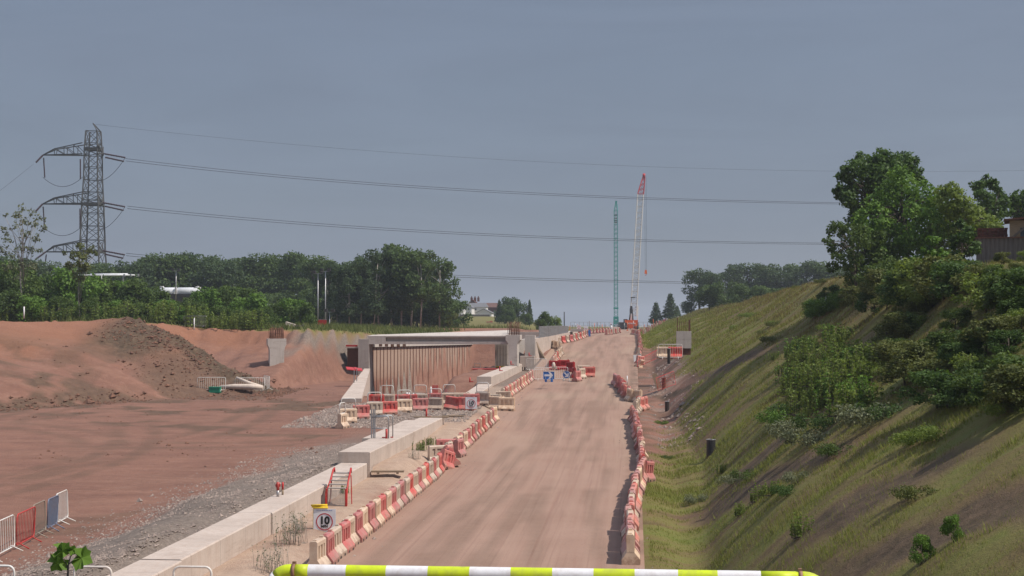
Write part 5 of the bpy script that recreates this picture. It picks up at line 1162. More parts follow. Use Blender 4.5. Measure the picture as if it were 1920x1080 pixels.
# ------------------------------------------------------------ pylon and cables
def lattice(mb, a, b, w0, w1, n, r, r2=None, mi=0, up=Vector((0,1,0))):
    """square lattice mast from a to b"""
    a=Vector(a); b=Vector(b); d=(b-a).normalized(); x=d.cross(up).normalized(); y=d.cross(x); r2=r2 or r*.6
    C=lambda f,k: a.lerp(b,f)+(x*(1 if k in(0,3) else -1)+y*(1 if k in (0,1) else -1))*((w0+(w1-w0)*f)/2)
    for k in range(4): mb.bar(C(0,k),C(1,k),r,r,mi)
    for i in range(n):
        f0,f1=i/n,(i+1)/n
        for k in range(4):
            k2=(k+1)%4
            mb.bar(C(f0,k if i%2 else k2),C(f1,k2 if i%2 else k),r2,r2,mi)
            if i%2==0: mb.bar(C(f0,k),C(f0,k2),r2,r2,mi)
def insul(mb,a,b,r=.13):
    a=Vector(a);b=Vector(b);n=14;pts=[];rs=[]
    for k in range(2*n+1): pts.append(a.lerp(b,k/(2*n))); rs.append(r if k%2 else r*.55)
    mb.tube(pts,rs,8)
def pylon():
    Y=280.; s=Y/FPX; base=at(175,600,Y); gz=-.4
    e=empty('electricity_pylon',(base.x,Y,gz),.02,'tall grey lattice electricity pylon rising behind the hedge','pylon'); X=lambda px:(px-175)*s; Z=lambda py: at(175,py,Y).z-gz
    prof=[(600,21),(520,17.5),(472,13.8+8),(375,18),(290,16.5),(246,14)]
    lv=[(610,86),(560,66),(512,54),(472,46),(450,45),(424,42.5),(400,40.5),(383,40),(375,39),(360,37),(337,34.5),(314,33.5),(292,33),(280,32),(269,30.5),(246,27.5)]
    def cx(py): return X(172.5) + (py-246)*s*.004*0
    m=MB(); C=[]
    for py,w in lv:
        w=w*s*.8; z=Z(py); c=X(172.5); C.append([Vector((c-w/2,-w/2,z)),Vector((c+w/2,-w/2,z)),Vector((c+w/2,w/2,z)),Vector((c-w/2,w/2,z))])
    for i in range(len(C)-1):
        for k in range(4):
            k2=(k+1)%4; m.bar(C[i][k],C[i+1][k],.24 if i<8 else .2)
            m.bar(C[i][k],C[i+1][k2],.09); m.bar(C[i][k2],C[i+1][k],.09); m.bar(C[i+1][k],C[i+1][k2],.11)
    for j in (3,7,13):
        for k in range(4): m.bar(C[j][k],C[j][(k+1)%4],.34,.5)
    m.build('tower',M['pylon'],e)
    m=MB(); t=Vector((X(172.5),0,Z(232))); 
    for k in (1,2): m.bar(C[-1][k],t,.16)
    m.bar(t,t+Vector((X(171)-X(172),0,0)),.3); m.build('peak',M['pylon'],e)
    for (py,wl) in ((290,67),(382,66),(472,74)):
        # left arm: long curved truss towards the left, tip at px
        m=MB(); zb=Z(py); tip=Vector((X(73 if py<400 else 80),0,zb)); rt=Z(py-21); rootx=X(156)
        for sy in (-1.4,1.4):
            br=Vector((rootx,sy,zb)); tr=Vector((rootx,sy,rt)); mid=Vector((X(98),sy*.4,Z(py-11)))
            m.bar(tip,br,.22); m.bar(tr,mid,.18); m.bar(mid,tip,.18)
            prev=None
            for px,dy in ((98,11),(118,14.5),(138,17.5)):
                f=(px-73)/(156-73); bo=Vector((X(px),sy*f,zb)); to=Vector((X(px),sy*(.4+.6*f),Z(py-dy))); m.bar(bo,to,.11)
                if prev: m.bar(prev,bo,.11)
                prev=to
            m.bar(prev,br,.11)
        m.build('cross_arm',M['pylon'],e)
        # short right arm
        m=MB(); tr_=Vector((X(190),0,zb))
        for sy in (-1.5,1.5): m.bar((X(186),sy,zb),(X(192),0,zb+.2),.3); m.bar((X(187),sy,Z(py-16)),(X(192),0,zb),.2)
        m.build('short_arm',M['pylon'],e)
        m=MB(); insul(m,(X(192),0,Z(py-2)),(X(236),0,Z(py+6)),.2); insul(m,(X(193),1.,Z(py+4)),(X(230),1.,Z(py+12)),.2); m.build('insulator',M['brownins'],e)
        m=MB(); insul(m,tip,(X(63),-1,Z(py+15)),.22); m.build('insulator',M['brownins'],e)
        m=MB(); insul(m,tip+Vector((0,.3,-.5)),(X(75),.5,Z(py+42)),.17); m.build('insulator',M['brownins'],e)
        m=MB(); insul(m,(X(153.5),-1.8,Z(py+10)),(X(154),-1.8,Z(py+47)),.17); m.build('insulator',M['brownins'],e)
        m=MB(); pts=[]
        for k in range(13):
            t_=k/12; pts.append((X(75+(154-75)*t_),-.5,Z(py+42+18*4*t_*(1-t_)))); 
        m.tube(pts,.05,5); pts=[(X(160+(236-160)*k/12),0,Z(py+ (46-40*(k/12)**2.2)+8*math.sin(PI*k/12))) for k in range(13)]; m.tube(pts,.05,5); m.build('jumper_cable',M['wire'],e)
pylon()
def cable(pts, label, group=None, r=.04, off=0):
    P=[at(px,py+off,Y) for px,py,Y in pts]; o0=P[0]; Q=[]
    # smooth catenary through the points
    xs=np.array([p[0] for p in pts],float); co=[np.polyfit(xs,[getattr(q,c) for q in P],min(2 if c!='z' else 3,len(P)-1)) for c in 'xyz']
    for x in np.linspace(xs[0],xs[-1],40): Q.append(Vector((np.polyval(co[0],x),np.polyval(co[1],x),np.polyval(co[2],x)))-o0)
    m=MB(); m.tube(Q,r,5); o=m.build('power_cable',M['wire'],None,o0); tag(o,label,'cable',group)
for off,w in ((0,'upper'),(4.5,'lower')):
    k=[(236,296,280),(400,318,290),(700,342,305),(1000,362,320),(1400,376,340),(1700,382,355),(1960,384,368)]
    cable([(a,b+off*(1-(a-236)/1700*.6),c) for a,b,c in k],f'power cable from the top arm of the pylon, {w} one of the twin',r=.045)
    k=[(238,386,280),(400,403,290),(700,427,305),(1100,446,325),(1545,455,345),(1960,456,368)]
    cable([(a,b+off*(1-(a-236)/1700*.6),c) for a,b,c in k],f'power cable from the middle arm of the pylon, {w} one of the twin',r=.045)
    k=[(236,475,280),(560,500,297),(860,517,313),(1200,527,330),(1540,531,345),(1960,533,368)]
    cable([(a,b+off*(1-(a-236)/1700*.6),c) for a,b,c in k],f'power cable from the lowest arm of the pylon, {w} one of the twin',r=.045)
cable([(176,233,280),(600,275,300),(1100,308,325),(1450,319,342),(1960,319,368)],'thin earth cable running from the pylon peak across the sky',r=.022)
cable([(62,308,280),(30,334,240),(-60,400,190)],'thin power cable leaving the top arm toward the left edge',r=.022)
cable([(62,400,280),(30,424,240),(-60,480,190)],'thin power cable leaving the middle arm toward the left edge',r=.022)
# ------------------------------------------------------------ cranes
def orange_crane():
    Y=374.; s=Y/FPX; b=at(1184,617.5,Y); e=empty('crawler_crane',(b.x,Y,b.z),0,'orange crawler crane with white lattice boom and red tip on the crest','crane'); X=lambda px:(px-1184)*s; Z=lambda py: at(1184,py,Y).z-b.z
    for px in (1174,1193):
        m=MB(); prof=[(-3,.15),(-2.8,.0),(2.8,.0),(3,.15),(3.1,.55),(2.8,.95),(-2.8,.95),(-3.1,.55)]; m.prism(prof,X(px)-.45,X(px)+.45); m.build('crawler_track',M['black'],e)
    m=MB(); m.box((0,0,.8),(1.8,3,.7)); m.build('carbody',M['black'],e)
    m=MB(); w=X(1196.5)-X(1172); m.box((0,-1.2,(Z(613)+Z(600))/2),(w,2.2,Z(600)-Z(613))); m.box((0,-1.3,Z(614.5)),(w*.82,2.,.35)); m.box((0,-2.31,Z(606)),(w*.9,.03,.05))
    m.box((0,1.6,Z(606)),(w*.8,3.6,1.6)); m.build('counterweight',M['orange'],e)
    for k in range(4):
        h=MB(); 
        for sx in (-1,1): h.box((sx*w*.49,-2.33,Z(602+k*2.6)),(.12,.04,.12)); 
        h.build('hazard_marks',M['signw'],e)
    t=obj('lettering',text_mesh('HITACHI',.52,'signw',.012),e,(0,-2.34,Z(606.5))); t.rotation_euler=(PI/2,0,0)
    m=MB(); m.box((X(1173),2.0,1.9),(1.1,1.7,1.5)); m.build('cab',M['glass'],e)
    m=MB()
    for x in (1180,1187): 
        m.bar((X(x),-1,Z(602)),(X(1184.5),-.4,Z(574)),.28)
    for z in (598,590,582): m.bar((X(1181),-.8,Z(z)),(X(1187),-.8,Z(z)),.2)
    m.box((X(1183.5),-.8,Z(583)),(.75,.3,1.4)); m.box((X(1183.5),-.6,Z(576)),(.6,.5,.5)); m.build('gantry_frame',M['black'],e)
    m=MB(); m.bar((X(1183.5),-.9,Z(600)),(X(1184),-.9,Z(588)),.4); m.build('mast_cylinder',M['boomw'],e)
    m=MB(); lattice(m,(X(1187.5),2,Z(592)),(X(1201.5),3,Z(363)),1.55,1.5,40,.21,.085); m.bar((X(1195),1,Z(602)),(X(1196),2,Z(574)),.3); m.bar((X(1190.5),1.5,Z(576)),(X(1195.5),1.5,Z(576)),.3)
    m.build('lattice_boom',M['boomw'],e)
    m=MB(); lattice(m,(X(1201.6),3,Z(362.5)),(X(1208),3.3,Z(330)),1.5,.55,7,.2,.09); m.tube([(X(1208)-.35,3.3,Z(327)),(X(1208)+.35,3.3,Z(327))],.55,12); m.bar((X(1206),3.3,Z(332)),(X(1210),3.3,Z(324)),.3); m.build('boom_tip',M['boomr'],e)
    m=MB(); m.box((X(1187),1.5,Z(557.5)),(1.2,.9,.22)); m.build('platform',M['black'],e)
    m=MB()
    for d in (0,.35): m.bar((X(1209.5)+d,3.3,Z(327)),(X(1210)+d,3.3,Z(505)),.05)
    m.build('hoist_rope',M['wire'],e)
    m=MB(); m.box((X(1210)+.15,3.3,Z(509)),(.7,.5,1.0),taper=(.7,.8)); m.tube([(X(1210)+.15,3.3,Z(512)),(X(1210)+.3,3.3,Z(514.5)),(X(1210)-.05,3.3,Z(516))],.08,6); m.build('hook_block',M['orangep'],e)
orange_crane()
def green_crane():
    Y=470.; s=Y/FPX; b=at(1155,613,Y); e=empty('lattice_crane',(b.x,Y,b.z),0,'slim teal green lattice crane left of the orange one','crane'); X=lambda px:(px-1155)*s; Z=lambda py: at(1155,py,Y).z-b.z
    m=MB(); lattice(m,(0,0,Z(612)),(0,0,Z(594)),1.35,1.35,3,.34,.16); m.box((0,0,Z(596)),(1.5,1.5,.9)); m.box((0,-.2,Z(604)),(1.1,1.2,1.1)); m.build('base_section',M['teal'],e)
    m=MB(); m.box((0,0,Z(578)),(1.6,1.3,.5)); lattice(m,(0,0,Z(594)),(0,.5,Z(395)),1.15,1.1,46,.19,.08); m.build('lattice_mast',M['teal'],e)
    m=MB()
    for py in (403,409,414,417): m.box((0,.4,Z(py)),(1.3,1.1,.22))
    m.build('collar',M['black'],e)
    m=MB(); lattice(m,(0,.5,Z(395)),(.1,.5,Z(381)),1.1,.4,3,.16,.08); m.box((.1,.5,Z(379)),(.6,.6,.9)); m.build('mast_tip',M['teal'],e)
    m=MB(); m.bar((.5,0,Z(596)),(.55,.5,Z(382)),.06); m.build('hoist_rope',M['teal'],e)
    m=MB(); m.box((2.2,0,.75),(2.6,3,1.5)); m.box((2.2,0,.2),(3.4,4,.4)); m.build('carrier',M['black'],e)
green_crane()
# ------------------------------------------------------------ cabin, far items
a=at(1228.5,612,350); s=350/FPX; e=empty('site_cabin',ground(a.x,350),0,'small white site cabin with one dark window beyond the crest','cabin'); z0=a.z-e.location.z
m=MB(); m.box((0,1,z0+8*s),(14*s,2.4,16.5*s)); m.box((0,1,z0/2-.1),(13*s,2.2,max(z0,.1)+.2)); m.build('wall',M['hwhite'],e)
m=MB(); m.box((0,1,z0+16.6*s),(15*s,2.6,.12)); m.build('roof',M['black'],e); m=MB(); m.box((-1.2*s,-.22,z0+11*s),(5*s,.06,5*s)); m.build('window',M['glass'],e); m=MB(); m.box((4*s,-.22,z0+6*s),(3*s,.06,10*s)); m.build('door',M['signr'],e)
for (px,Y,w,h,c,lab,cat) in [(1249,340,1.6,.55,'signb','small blue skip right of the site cabin','skip'),(1256,342,1.2,.75,'yellow','small yellow machine right of the site cabin','machine'),(1266,330,1.8,.5,'hwhite','white object on the bank right of the site cabin','container'),(1170,372,2.2,1.6,'black','dark generator left of the orange crane','generator')]:
    p=ground(at(px,600,Y).x,Y); m=MB(); m.box((0,0,h/2),(w,1.5,h),taper=(.9,.9)); m.box((0,0,h+.05),(w*.5,1.,.18)); tag(m.build(cat,M[c],None,p),lab,cat)
p=G(1146,612.5,185); p=ground(at(1146,600,300).x,300); m=MB(); m.tube([(0,0,0),(0,0,.8),(0,0,1.2)],[.25,.24,.2],10,0); m.tube([(0,0,1.2),(0,0,1.45)],[.2,.14],10,1); tag(m.build('bollard',[M['wpaint'],M['black']],None,p),'white bollard with black top left of the green crane','bollard')
for k in range(34):
    px=1068+k*5.2+random.uniform(-1.5,1.5); Y=random.uniform(300,440); X=at(px,600,Y).x
    if 1148<px<1164: continue
    m=MB(); h=random.uniform(.9,2.2); m.tube([(0,0,0),(0,0,h)],.06,6); m.box((0,0,.06),(.4,.4,.12)); m.tube([(0,0,h*.55),(0,0,h*.75)],.075,6)
    tag(m.build('site_post',M['orangep' if k%3==0 else ('rust' if k%3==1 else 'galv')],None,ground(X,Y)),['slim orange post on the far site before the horizon','slim rusty post on the far site before the horizon','slim grey post on the far site before the horizon'][k%3],'post',['orange posts on the far site','rusty posts on the far site','grey posts on the far site'][k%3])
m=MB()
e=empty('mesh_fence',W(1070,410),0,'long low mesh fence across the far site before the horizon','fence'); e.location.z=hz1(e.location.x,410)
P=[W(px,410) for px in range(1070,1320,8)]
for i,p in enumerate(P):
    p.z=-1.75; q=p-e.location; m.bar(q,q+Vector((0,0,1.9)),.09)
for z in (.1,1.0,1.9): m.bar(P[0]-e.location+Vector((0,0,z)),P[-1]-e.location+Vector((0,0,z)),.06)
m.build('fence_panel',M['galv'],e)
# ------------------------------------------------------------ houses
def house(px,pb,Y,w,d,h,rh,wall,roof,label,gable=True,wins=(),chim=0,rz=0):
    p=at(px,pb,Y); e=empty('house',p,rz,label,'house'); m=MB(); m.box((0,d/2,h/2-.5),(w,d,h+1)); 
    if gable: m.add([(-w/2,0,h),(w/2,0,h),(0,0,h+rh),(-w/2,d,h),(w/2,d,h),(0,d,h+rh)],[(0,1,2),(5,4,3)])
    m.build('wall',M[wall],e); r=MB(); o=.25
    if gable:
        for s_ in (-1,1):
            r.add([(s_*(w/2+o),-o,h-o*rh/(w/2)),(0,-o,h+rh),(0,d+o,h+rh),(s_*(w/2+o),d+o,h-o*rh/(w/2)),(s_*(w/2+o),-o,h-o*rh/(w/2)+.14),(0,-o,h+rh+.16),(0,d+o,h+rh+.16),(s_*(w/2+o),d+o,h-o*rh/(w/2)+.14)],[(4,5,6,7),(0,3,2,1),(0,1,5,4),(3,7,6,2),(0,4,7,3)])
    else: r.add([(-w/2-o,-o,h),(w/2+o,-o,h),(w/2+o,d+o,h),(-w/2-o,d+o,h),(-w/2+o,d/2,h+rh),(w/2-o,d/2,h+rh)],[(0,1,5,4),(1,2,5),(2,3,4,5),(3,0,4),(3,2,1,0)])
    ro=r.build('roof',M[roof],e)
    for k in range(chim):
        c=MB(); c.box((-w*.15+k*1.1,d/2,h+rh+.2),(.7,.7,1.3)); c.tube([(-w*.15+k*1.1,d/2,h+rh+.8),(-w*.15+k*1.1,d/2,h+rh+1.3)],.16,8); c.build('chimney',M['brick'],ro)
    for (x,z,ww,hh) in wins:
        b=MB(); b.box((x,-.03,z),(ww,.1,hh)); f=b.build('window',M['glass'],e); b=MB()
        for sx in (-1,1): b.box((x+sx*ww/2,-.05,z),(.08,.12,hh+.08))
        b.box((x,-.05,z+hh/2),(ww+.1,.12,.08)); b.box((x,-.05,z-hh/2),(ww+.16,.16,.08)); b.build('frame',M['wpaint'],f)
    return e
house(907,595,432,4.7,7,1.35,1.1,'hwhite','roofg','white gabled outbuilding nearest in the cluster of houses',wins=((-1.1,.45,.6,.5),(1.1,.45,.6,.5)))
house(875.5,583,440,2.9,8,1.1,1.0,'hwhite','roofg','white gabled cottage left of the outbuilding',wins=((-.5,.5,.4,.5),(.6,.5,.45,.6)))
house(892,584,448,6.5,6,1.4,1.3,'hwhite','roofg','low house with grey roof behind the cottage',gable=False,wins=((0,.6,.6,.6),))
house(886,577,462,3.8,5,.8,1.7,'brick','brick','brick house with clustered red chimneys',chim=3)
house(914,582,470,6.5,6,1.0,1.5,'brick','roof','long house with red-brown roof behind the outbuilding',gable=False)
house(856,586,425,4.2,5,1.6,.9,'hwhite','roofg','white house half hidden by branches at the edge of the grove',gable=False,wins=((-1.2,.8,.5,.7),(0,.8,.5,.7),(1.2,.8,.5,.7)))
m=MB(); p=at(890,594,425); m.box((0,0,.0),(9,.1,1.3)); 
for k in range(12): m.box((-4.5+k*.8,-.08,.0),(.1,.1,1.4))
tag(m.build('timber_fence',M['dtimber'],None,p),'dark garden fence in front of the white houses','fence')
p=at(918,607,300); m=MB(); m.box((0,0,.12),(1.3,.5,.25)); m.box((.3,0,.3),(.5,.3,.15)); tag(m.build('skip',M['red'],None,(p.x,300,hz1(p.x,300)+.2)),'small red and white barrier stack on the far grass','barrier stack')
# ------------------------------------------------------------ tanks, pipework, masts on the left
e=empty('tanker_wagon',at(335,556,200),0,'white tank with ladder frame showing above the hedge','tank'); s=200/FPX; X=lambda px:(px-335)*s; Z=lambda py:(556-py)*s
m=MB(); 
for (xa,xb) in ((298,330),(332,378)):
    m.tube([(X(xa),0,Z(547)),(X(xa)+.15,0,Z(547)),(X(xb)-.15,0,Z(547)),(X(xb),0,Z(547))],[.45,.62,.62,.45],20)
m.build('tank_barrel',M['tank'],e); m=MB()
for px in list(range(304,330,5)): m.bar((X(px),-.75,Z(560)),(X(px),-.75,Z(548)),.06)
m.bar((X(302),-.75,Z(548)),(X(330),-.75,Z(548)),.06); m.bar((X(332),-.6,Z(560)),(X(332),-.6,Z(538)),.28); m.tube([(X(299),-.3,Z(538)),(X(306),-.3,Z(537)),(X(308),-.3,Z(543))],.09,6); m.tube([(X(366),-.3,Z(540)),(X(374),-.3,Z(537)),(X(380),-.3,Z(540))],.09,6)
m.build('ladder_frame',M['wpaint'],e)
m=MB(); m.box((0,0,Z(566)),(6.2,1.6,2.2)); m.build('chassis',M['black'],e)
def mast(px,pt,pb,Y,label,r=.09):
    a=at(px,pb,Y); h=at(px,pt,Y).z-a.z; e=empty('floodlight_mast',a,0,label,'floodlight'); m=MB(); m.tube([(0,0,-2),(0,0,h)],[r,r*.75],8); m.build('pole',M['galv'],e)
    m=MB(); m.bar((-.5,0,h),(.5,0,h),.07); m.build('crossbar',M['galv'],e)
    for x in (-.42,.38): m=MB(); m.box((x,-.1,h+.18),(.42,.3,.32),taper=(.8,.8)); m.build('lamp_head',M['black'],e)
mast(330,508,540,198,'floodlight mast behind the white tank',.08); mast(596,513,605,160,'left of the two tall floodlight masts before the wood',.07); mast(610,509,608,158,'right of the two tall floodlight masts before the wood',.075)
mast(618,585,612,156,'short floodlight pole just right of the tall pair',.05)
e=empty('pipe_gantry',at(210,516,165),0,'horizontal white industrial pipe above the hedge by the pylon','pipework'); s=165/FPX; m=MB()
m.tube([((81-210)*s,0,.0),((255-210)*s,0,.0)],.09,10); m.tube([((165-210)*s,.2,.12),((240-210)*s,.2,.12)],.11,10); m.build('pipe',M['tank'],e); m=MB()
for x in (235,248,262): m.box(((x-210)*s,0,.0),(.14,.3,.3))
m.tube([((190-210)*s,-.1,0),((190-210)*s,-.1,-.6),((205-210)*s,-.1,-.7)],.05,8); m.build('valve',M['galv'],e)
m=MB()
for x in (100,176,232): m.bar(((x-210)*s,0,-.05),((x-210)*s,0,-4.5),.16)
m.build('support',M['galv'],e)
e=empty('pipe_gantry',at(498,572,152),0,'short white pipe frame with stepped arms left of the floodlight masts','pipework'); s=152/FPX; m=MB()
for (x0,x1,y) in ((484,496,559),(484,514,571)): m.bar(((x0-498)*s,0,(572-y)*s),((x1-498)*s,0,(572-y)*s),.14)
for x in (485,487.5): m.bar(((x-498)*s,0,-1.6),((x-498)*s,0,.75),.12)
for x in (504,507,511): m.bar(((x-498)*s,0,-1.6),((x-498)*s,0,.0),.06)
m.build('frame',M['tank'],e)
a=at(590,600,150); m=MB(); e=empty('red_fence',(a.x,150,hz1(a.x,150)),0,'low red and grey barrier fence at the foot of the masts','fence'); z=at(590,605,150).z-e.location.z
m.box((.8,0,z),(.9,.1,.6)); m.build('panel',M['rsteel'],e); m=MB()
for k in range(9): m.bar((-.95+k*.16,0,z-.3),(-.95+k*.16,0,z+.32),.04)
m.bar((-.95,0,z+.32),(1.3,0,z+.32),.05); m.bar((-.95,0,z-.3),(1.3,0,z-.3),.05); 
for x in (-.9,.3,1.2): m.bar((x,0,-.1),(x,0,z),.06)
m.build('bars',M['galv'],e)
a=at(550,614,132); m=MB(); e=empty('debris_heap',ground(a.x,132),0,'heap of pale rubble and dark boards behind the free-standing pier','rubble')
for k in range(14): m.box((random.uniform(-2,2),random.uniform(-.4,.4),random.uniform(.05,.35)),(random.uniform(.3,1.2),.3,random.uniform(.06,.2)),Matrix.Rotation(random.uniform(-.3,.3),3,'Y'))
m.build('boards',M['dtimber'],e); m=MB(); m.box((-.2,-.3,.45),(.9,.5,.3),Matrix.Rotation(.3,3,'Y')); m.build('pale_slab',M['tarp'],e)
# ------------------------------------------------------------ top right: fence, tile stack, shed
def corrugated():
    Y0,Y1=70.,62.; e=empty('corrugated_fence',ground(at(1840,490,Y0).x,Y0),0,'weathered grey corrugated fence at the top of the right bank','fence'); o0=e.location; A=at(1830,447,Y0); B=at(1960,445,Y1); n=90; V=[];F_=[]
    d=(B-A); nn=Vector((-d.y,d.x,0)).normalized()
    for i in range(n+1):
        t=i/n; ph=(i%6); off=(0,.0,.06,.06,.06,0)[ph]; p=A.lerp(B,t)+nn*off
        V += [p-o0, Vector((p.x,p.y,p.z-1.5))-o0, p+nn*.02-o0, Vector((p.x,p.y,p.z-1.5))+nn*.02-o0]
    for i in range(n): b=i*4; F_ += [(b,b+4,b+5,b+1),(b+2,b+3,b+7,b+6),(b,b+2,b+6,b+4)]
    m=MB(); m.add(V,F_); m.build('sheeting',M['dtimber'],e); m=MB(); m.bar(A-o0+Vector((0,0,.02)),B-o0+Vector((0,0,.02)),.09,.06); m.build('top_rail',M['rust'],e)
corrugated()
a=at(1861,449,74); e=empty('tile_stack',a,-.2,'stack of dark red roof tiles behind the corrugated fence','stack'); s=74/FPX; m=MB()
for k in range(7):
    n=9
    for i in range(n): m.box(((-26+52*(i+.5)/n)*s+random.uniform(-.02,.02),random.uniform(-.03,.03),.03+k*.083),(52*s/n-.01,.5,.07),Matrix.Rotation(random.uniform(-.05,.05),3,'Y'))
m.build('tiles',M['brick'],e); m=MB(); m.box((0,0,-.6),(1.5,.8,1.15)); m.build('pallet',M['timber'],e)
a=at(1893,450,72); e=empty('garden_shed',a,-.25,'timber shed with felt roof cut by the right edge of the picture','shed'); s=72/FPX; m=MB()
h=36*s; m.box((1.3,1.2,h/2-.8),(2.6,2.2,h+1.6)); m.build('wall',M['timber'],e); m=MB(); m.add([(-.25,-.2,h-.02),(3.2,-.2,h+.25),(3.2,2.6,h+.25),(-.25,2.6,h-.02),(-.25,-.2,h+.06),(3.2,-.2,h+.35),(3.2,2.6,h+.35),(-.25,2.6,h+.06)],[(0,1,5,4),(4,5,6,7),(3,2,1,0),(1,2,6,5),(0,4,7,3),(2,3,7,6)]); m.build('roof',M['rust'],e)
m=MB(); m.bar((.0,.08,.0),(.9,.08,h*.8),.1); m.build('brace',M['dtimber'],e); m=MB(); m.box((.75,.085,h*.35),(.5,.06,.5)); m.build('window',M['glass'],e)
m=MB(); e=empty('picket_fence',at(1500,545,170),0,'short pale picket fence on the far crest of the right bank','fence')
for k in range(16):
    p=at(1492+k*2.6,544-k*1.0,175-k*.8)-e.location; m.box((p.x,p.y,p.z-.1),(.12,.04,.9))
a_=at(1492,541,175)-e.location; b_=at(1533,526,162)-e.location; m.bar(a_,b_,.06); m.build('pickets',M['galv'],e)
# ------------------------------------------------------------ sapling in the foreground
def maple_leaf(R, s):
    pr=[(0,-.05),(.2,-.04),(.42,-.14),(.46,.10),(.70,.30),(.52,.40),(.46,.62),(.26,.62),(.16,.78),(0,.98)]
    pts=[(x,y) for x,y in pr]+[(-x,y) for x,y in pr[-2:0:-1]]
    V=[Vector((0,.3,.02))*s]+[Vector((x,y,-.05*abs(x)-.07*y*y))*s for x,y in pts]; n=len(pts)
    return [R@v for v in V],[(0,i+1,(i+1)%n+1) for i in range(n)]
Y=13.; s=Y/FPX; q=at(127,1085,Y); e=empty('maple_sapling',(q.x,Y,q.z-2.1),0,'slender sapling with a few large green lobed leaves at the bottom left','sapling'); X=lambda px:(px-127)*s; Z=lambda py:(1085-py)*s+2.1
m=MB(); m.tube([(0,0,0),(0,0,Z(1078)),(X(128),0,Z(1058)),(X(133),0,Z(1040))],[.012,.010,.007,.004],6); m.tube([(0,0,Z(1070)),(X(124),0,Z(1056)),(X(117),0,Z(1048))],[.007,.005,.003],5); m.tube([(X(128),0,Z(1058)),(X(140),0,Z(1048)),(X(146),0,Z(1044))],[.006,.004,.003],5); m.build('stem',M['bark'],e)
for (px,py,ax,az,sz) in [(124,1038,2.15,-.9,40),(113,1045,2.0,-2.5,44),(143,1042,2.1,1.9,46),(130,1036,1.9,.5,22)]:
    R=Matrix.Rotation(az,3,'Y')@Matrix.Rotation(ax-.5,3,'X'); V,F_=maple_leaf(R,sz*s*.8); m=MB(); m.add([v+Vector((X(px),random.uniform(-.05,.05),Z(py))) for v in V],F_); m.build('leaf',M['leaf_bright'],e)
# ------------------------------------------------------------ air, light, camera
hz=bpy.data.materials.new('haze'); hz.use_nodes=True; nt=hz.node_tree
for n in list(nt.nodes):
    if n.type!='OUTPUT_MATERIAL': nt.nodes.remove(n)
pv=nt.nodes.new('ShaderNodeVolumePrincipled'); pv.inputs['Density'].default_value=HAZE; pv.inputs['Color'].default_value=(.80,.86,.95,1); pv.inputs['Anisotropy'].default_value=.2
nt.links.new(pv.outputs[0],[n for n in nt.nodes if n.type=='OUTPUT_MATERIAL'][0].inputs['Volume'])
if HAZE>0:
    m=MB(); m.box((0,3000,20),(10400,6400,90)); o=m.build('haze',hz); tag(o,kind='stuff')
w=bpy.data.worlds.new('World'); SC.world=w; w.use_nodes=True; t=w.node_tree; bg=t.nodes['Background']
sky=t.nodes.new('ShaderNodeTexSky'); sky.sky_type='NISHITA'; sky.sun_disc=False
SUN_AZ=math.radians(103); SUN_EL=math.radians(54)
sky.sun_elevation=SUN_EL; sky.sun_rotation=SUN_AZ; sky.air_density=1.; sky.dust_density=2.2; sky.ozone_density=1.2; sky.altitude=50
tc=t.nodes.new('ShaderNodeTexCoord'); mp=t.nodes.new('ShaderNodeMapping'); mp.inputs['Scale'].default_value=(1.2,1.2,7); t.links.new(tc.outputs['Generated'],mp.inputs[0])
nz=t.nodes.new('ShaderNodeTexNoise'); nz.inputs['Scale'].default_value=2.2; nz.inputs['Detail'].default_value=6; nz.inputs['Roughness'].default_value=.55; nz.inputs['Distortion'].default_value=.4; t.links.new(mp.outputs[0],nz.inputs['Vector'])
rp=t.nodes.new('ShaderNodeValToRGB'); rp.color_ramp.elements[0].position=.35; rp.color_ramp.elements[0].color=(.0,.0,.0,1); rp.color_ramp.elements[1].position=.75; rp.color_ramp.elements[1].color=(1,1,1,1); t.links.new(nz.outputs['Fac'],rp.inputs[0])
mt=t.nodes.new('ShaderNodeMath'); mt.operation='MULTIPLY_ADD'; mt.inputs[1].default_value=.16; mt.inputs[2].default_value=.72; t.links.new(rp.outputs[0],mt.inputs[0])
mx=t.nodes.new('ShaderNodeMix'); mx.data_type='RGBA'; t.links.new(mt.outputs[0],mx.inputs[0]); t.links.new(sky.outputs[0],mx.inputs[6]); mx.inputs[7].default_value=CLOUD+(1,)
n2=t.nodes.new('ShaderNodeTexNoise'); n2.inputs['Scale'].default_value=1.6; n2.inputs['Detail'].default_value=7; n2.inputs['Roughness'].default_value=.6; n2.inputs['Distortion'].default_value=1.2
mp2=t.nodes.new('ShaderNodeMapping'); mp2.inputs['Scale'].default_value=(1.6,1.2,9); mp2.inputs['Rotation'].default_value=(0,.12,0); t.links.new(tc.outputs['Generated'],mp2.inputs[0]); t.links.new(mp2.outputs[0],n2.inputs['Vector'])
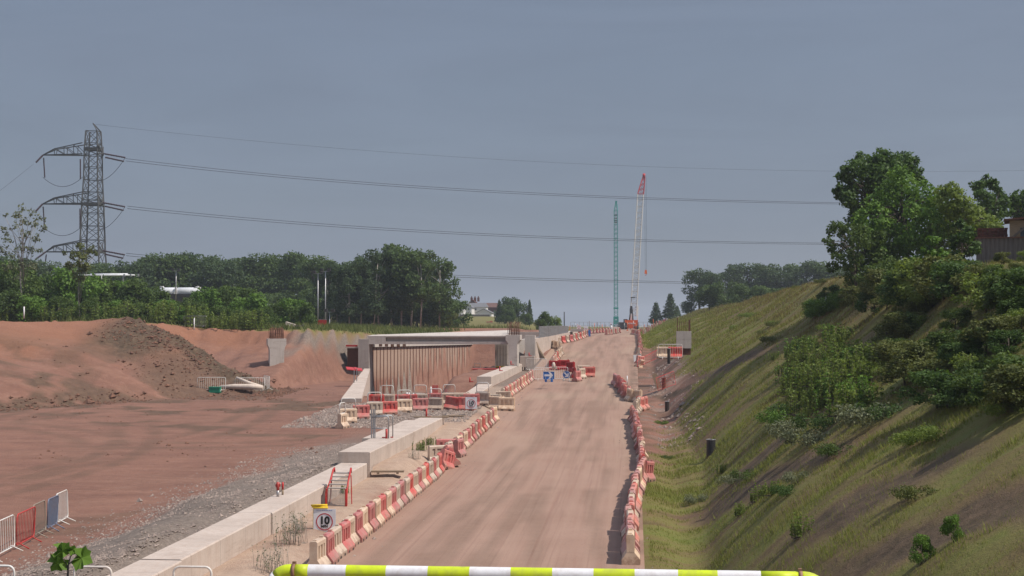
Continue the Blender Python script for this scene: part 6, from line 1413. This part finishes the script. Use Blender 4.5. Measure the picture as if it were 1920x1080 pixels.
sx=t.nodes.new('ShaderNodeSeparateXYZ'); t.links.new(tc.outputs['Generated'],sx.inputs[0])
mr=t.nodes.new('ShaderNodeMapRange'); mr.interpolation_type='SMOOTHSTEP'; mr.inputs[1].default_value=.22; mr.inputs[2].default_value=.85; mr.inputs[3].default_value=1.; mr.inputs[4].default_value=2.3; t.links.new(sx.outputs[2],mr.inputs[0])  # sky brightened overhead, above the view, to add fill light
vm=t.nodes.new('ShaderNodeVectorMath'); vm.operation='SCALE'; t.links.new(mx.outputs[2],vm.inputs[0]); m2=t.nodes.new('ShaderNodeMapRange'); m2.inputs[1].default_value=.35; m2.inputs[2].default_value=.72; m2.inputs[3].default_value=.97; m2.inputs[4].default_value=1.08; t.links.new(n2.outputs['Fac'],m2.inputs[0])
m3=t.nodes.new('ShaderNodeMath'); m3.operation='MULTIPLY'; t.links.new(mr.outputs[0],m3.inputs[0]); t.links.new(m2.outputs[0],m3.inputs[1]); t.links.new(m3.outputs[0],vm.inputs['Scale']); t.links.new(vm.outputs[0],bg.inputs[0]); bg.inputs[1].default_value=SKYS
sl=bpy.data.lights.new('sun','SUN'); sl.energy=SUNE; sl.angle=math.radians(1.); sl.color=(1.,.93,.84); so=bpy.data.objects.new('sun',sl); COL.objects.link(so)
d=Vector((math.sin(SUN_AZ)*math.cos(SUN_EL),math.cos(SUN_AZ)*math.cos(SUN_EL),math.sin(SUN_EL))); so.rotation_euler=d.to_track_quat('Z','Y').to_euler()
cam=bpy.data.cameras.new('camera'); cam.sensor_width=36; cam.lens=FPX/1920*36; cam.clip_end=20000; cam.clip_start=.1
co=bpy.data.objects.new('camera',cam); COL.objects.link(co); co.rotation_euler=Matrix((( _R.x,_U.x,-_F.x),(_R.y,_U.y,-_F.y),(_R.z,_U.z,-_F.z))).to_euler(); SC.camera=co
SC.view_settings.view_transform='Standard'; SC.view_settings.look='None'; SC.view_settings.gamma=1; SC.view_settings.exposure=EXPO
SC.render.resolution_x=1024; SC.render.resolution_y=576
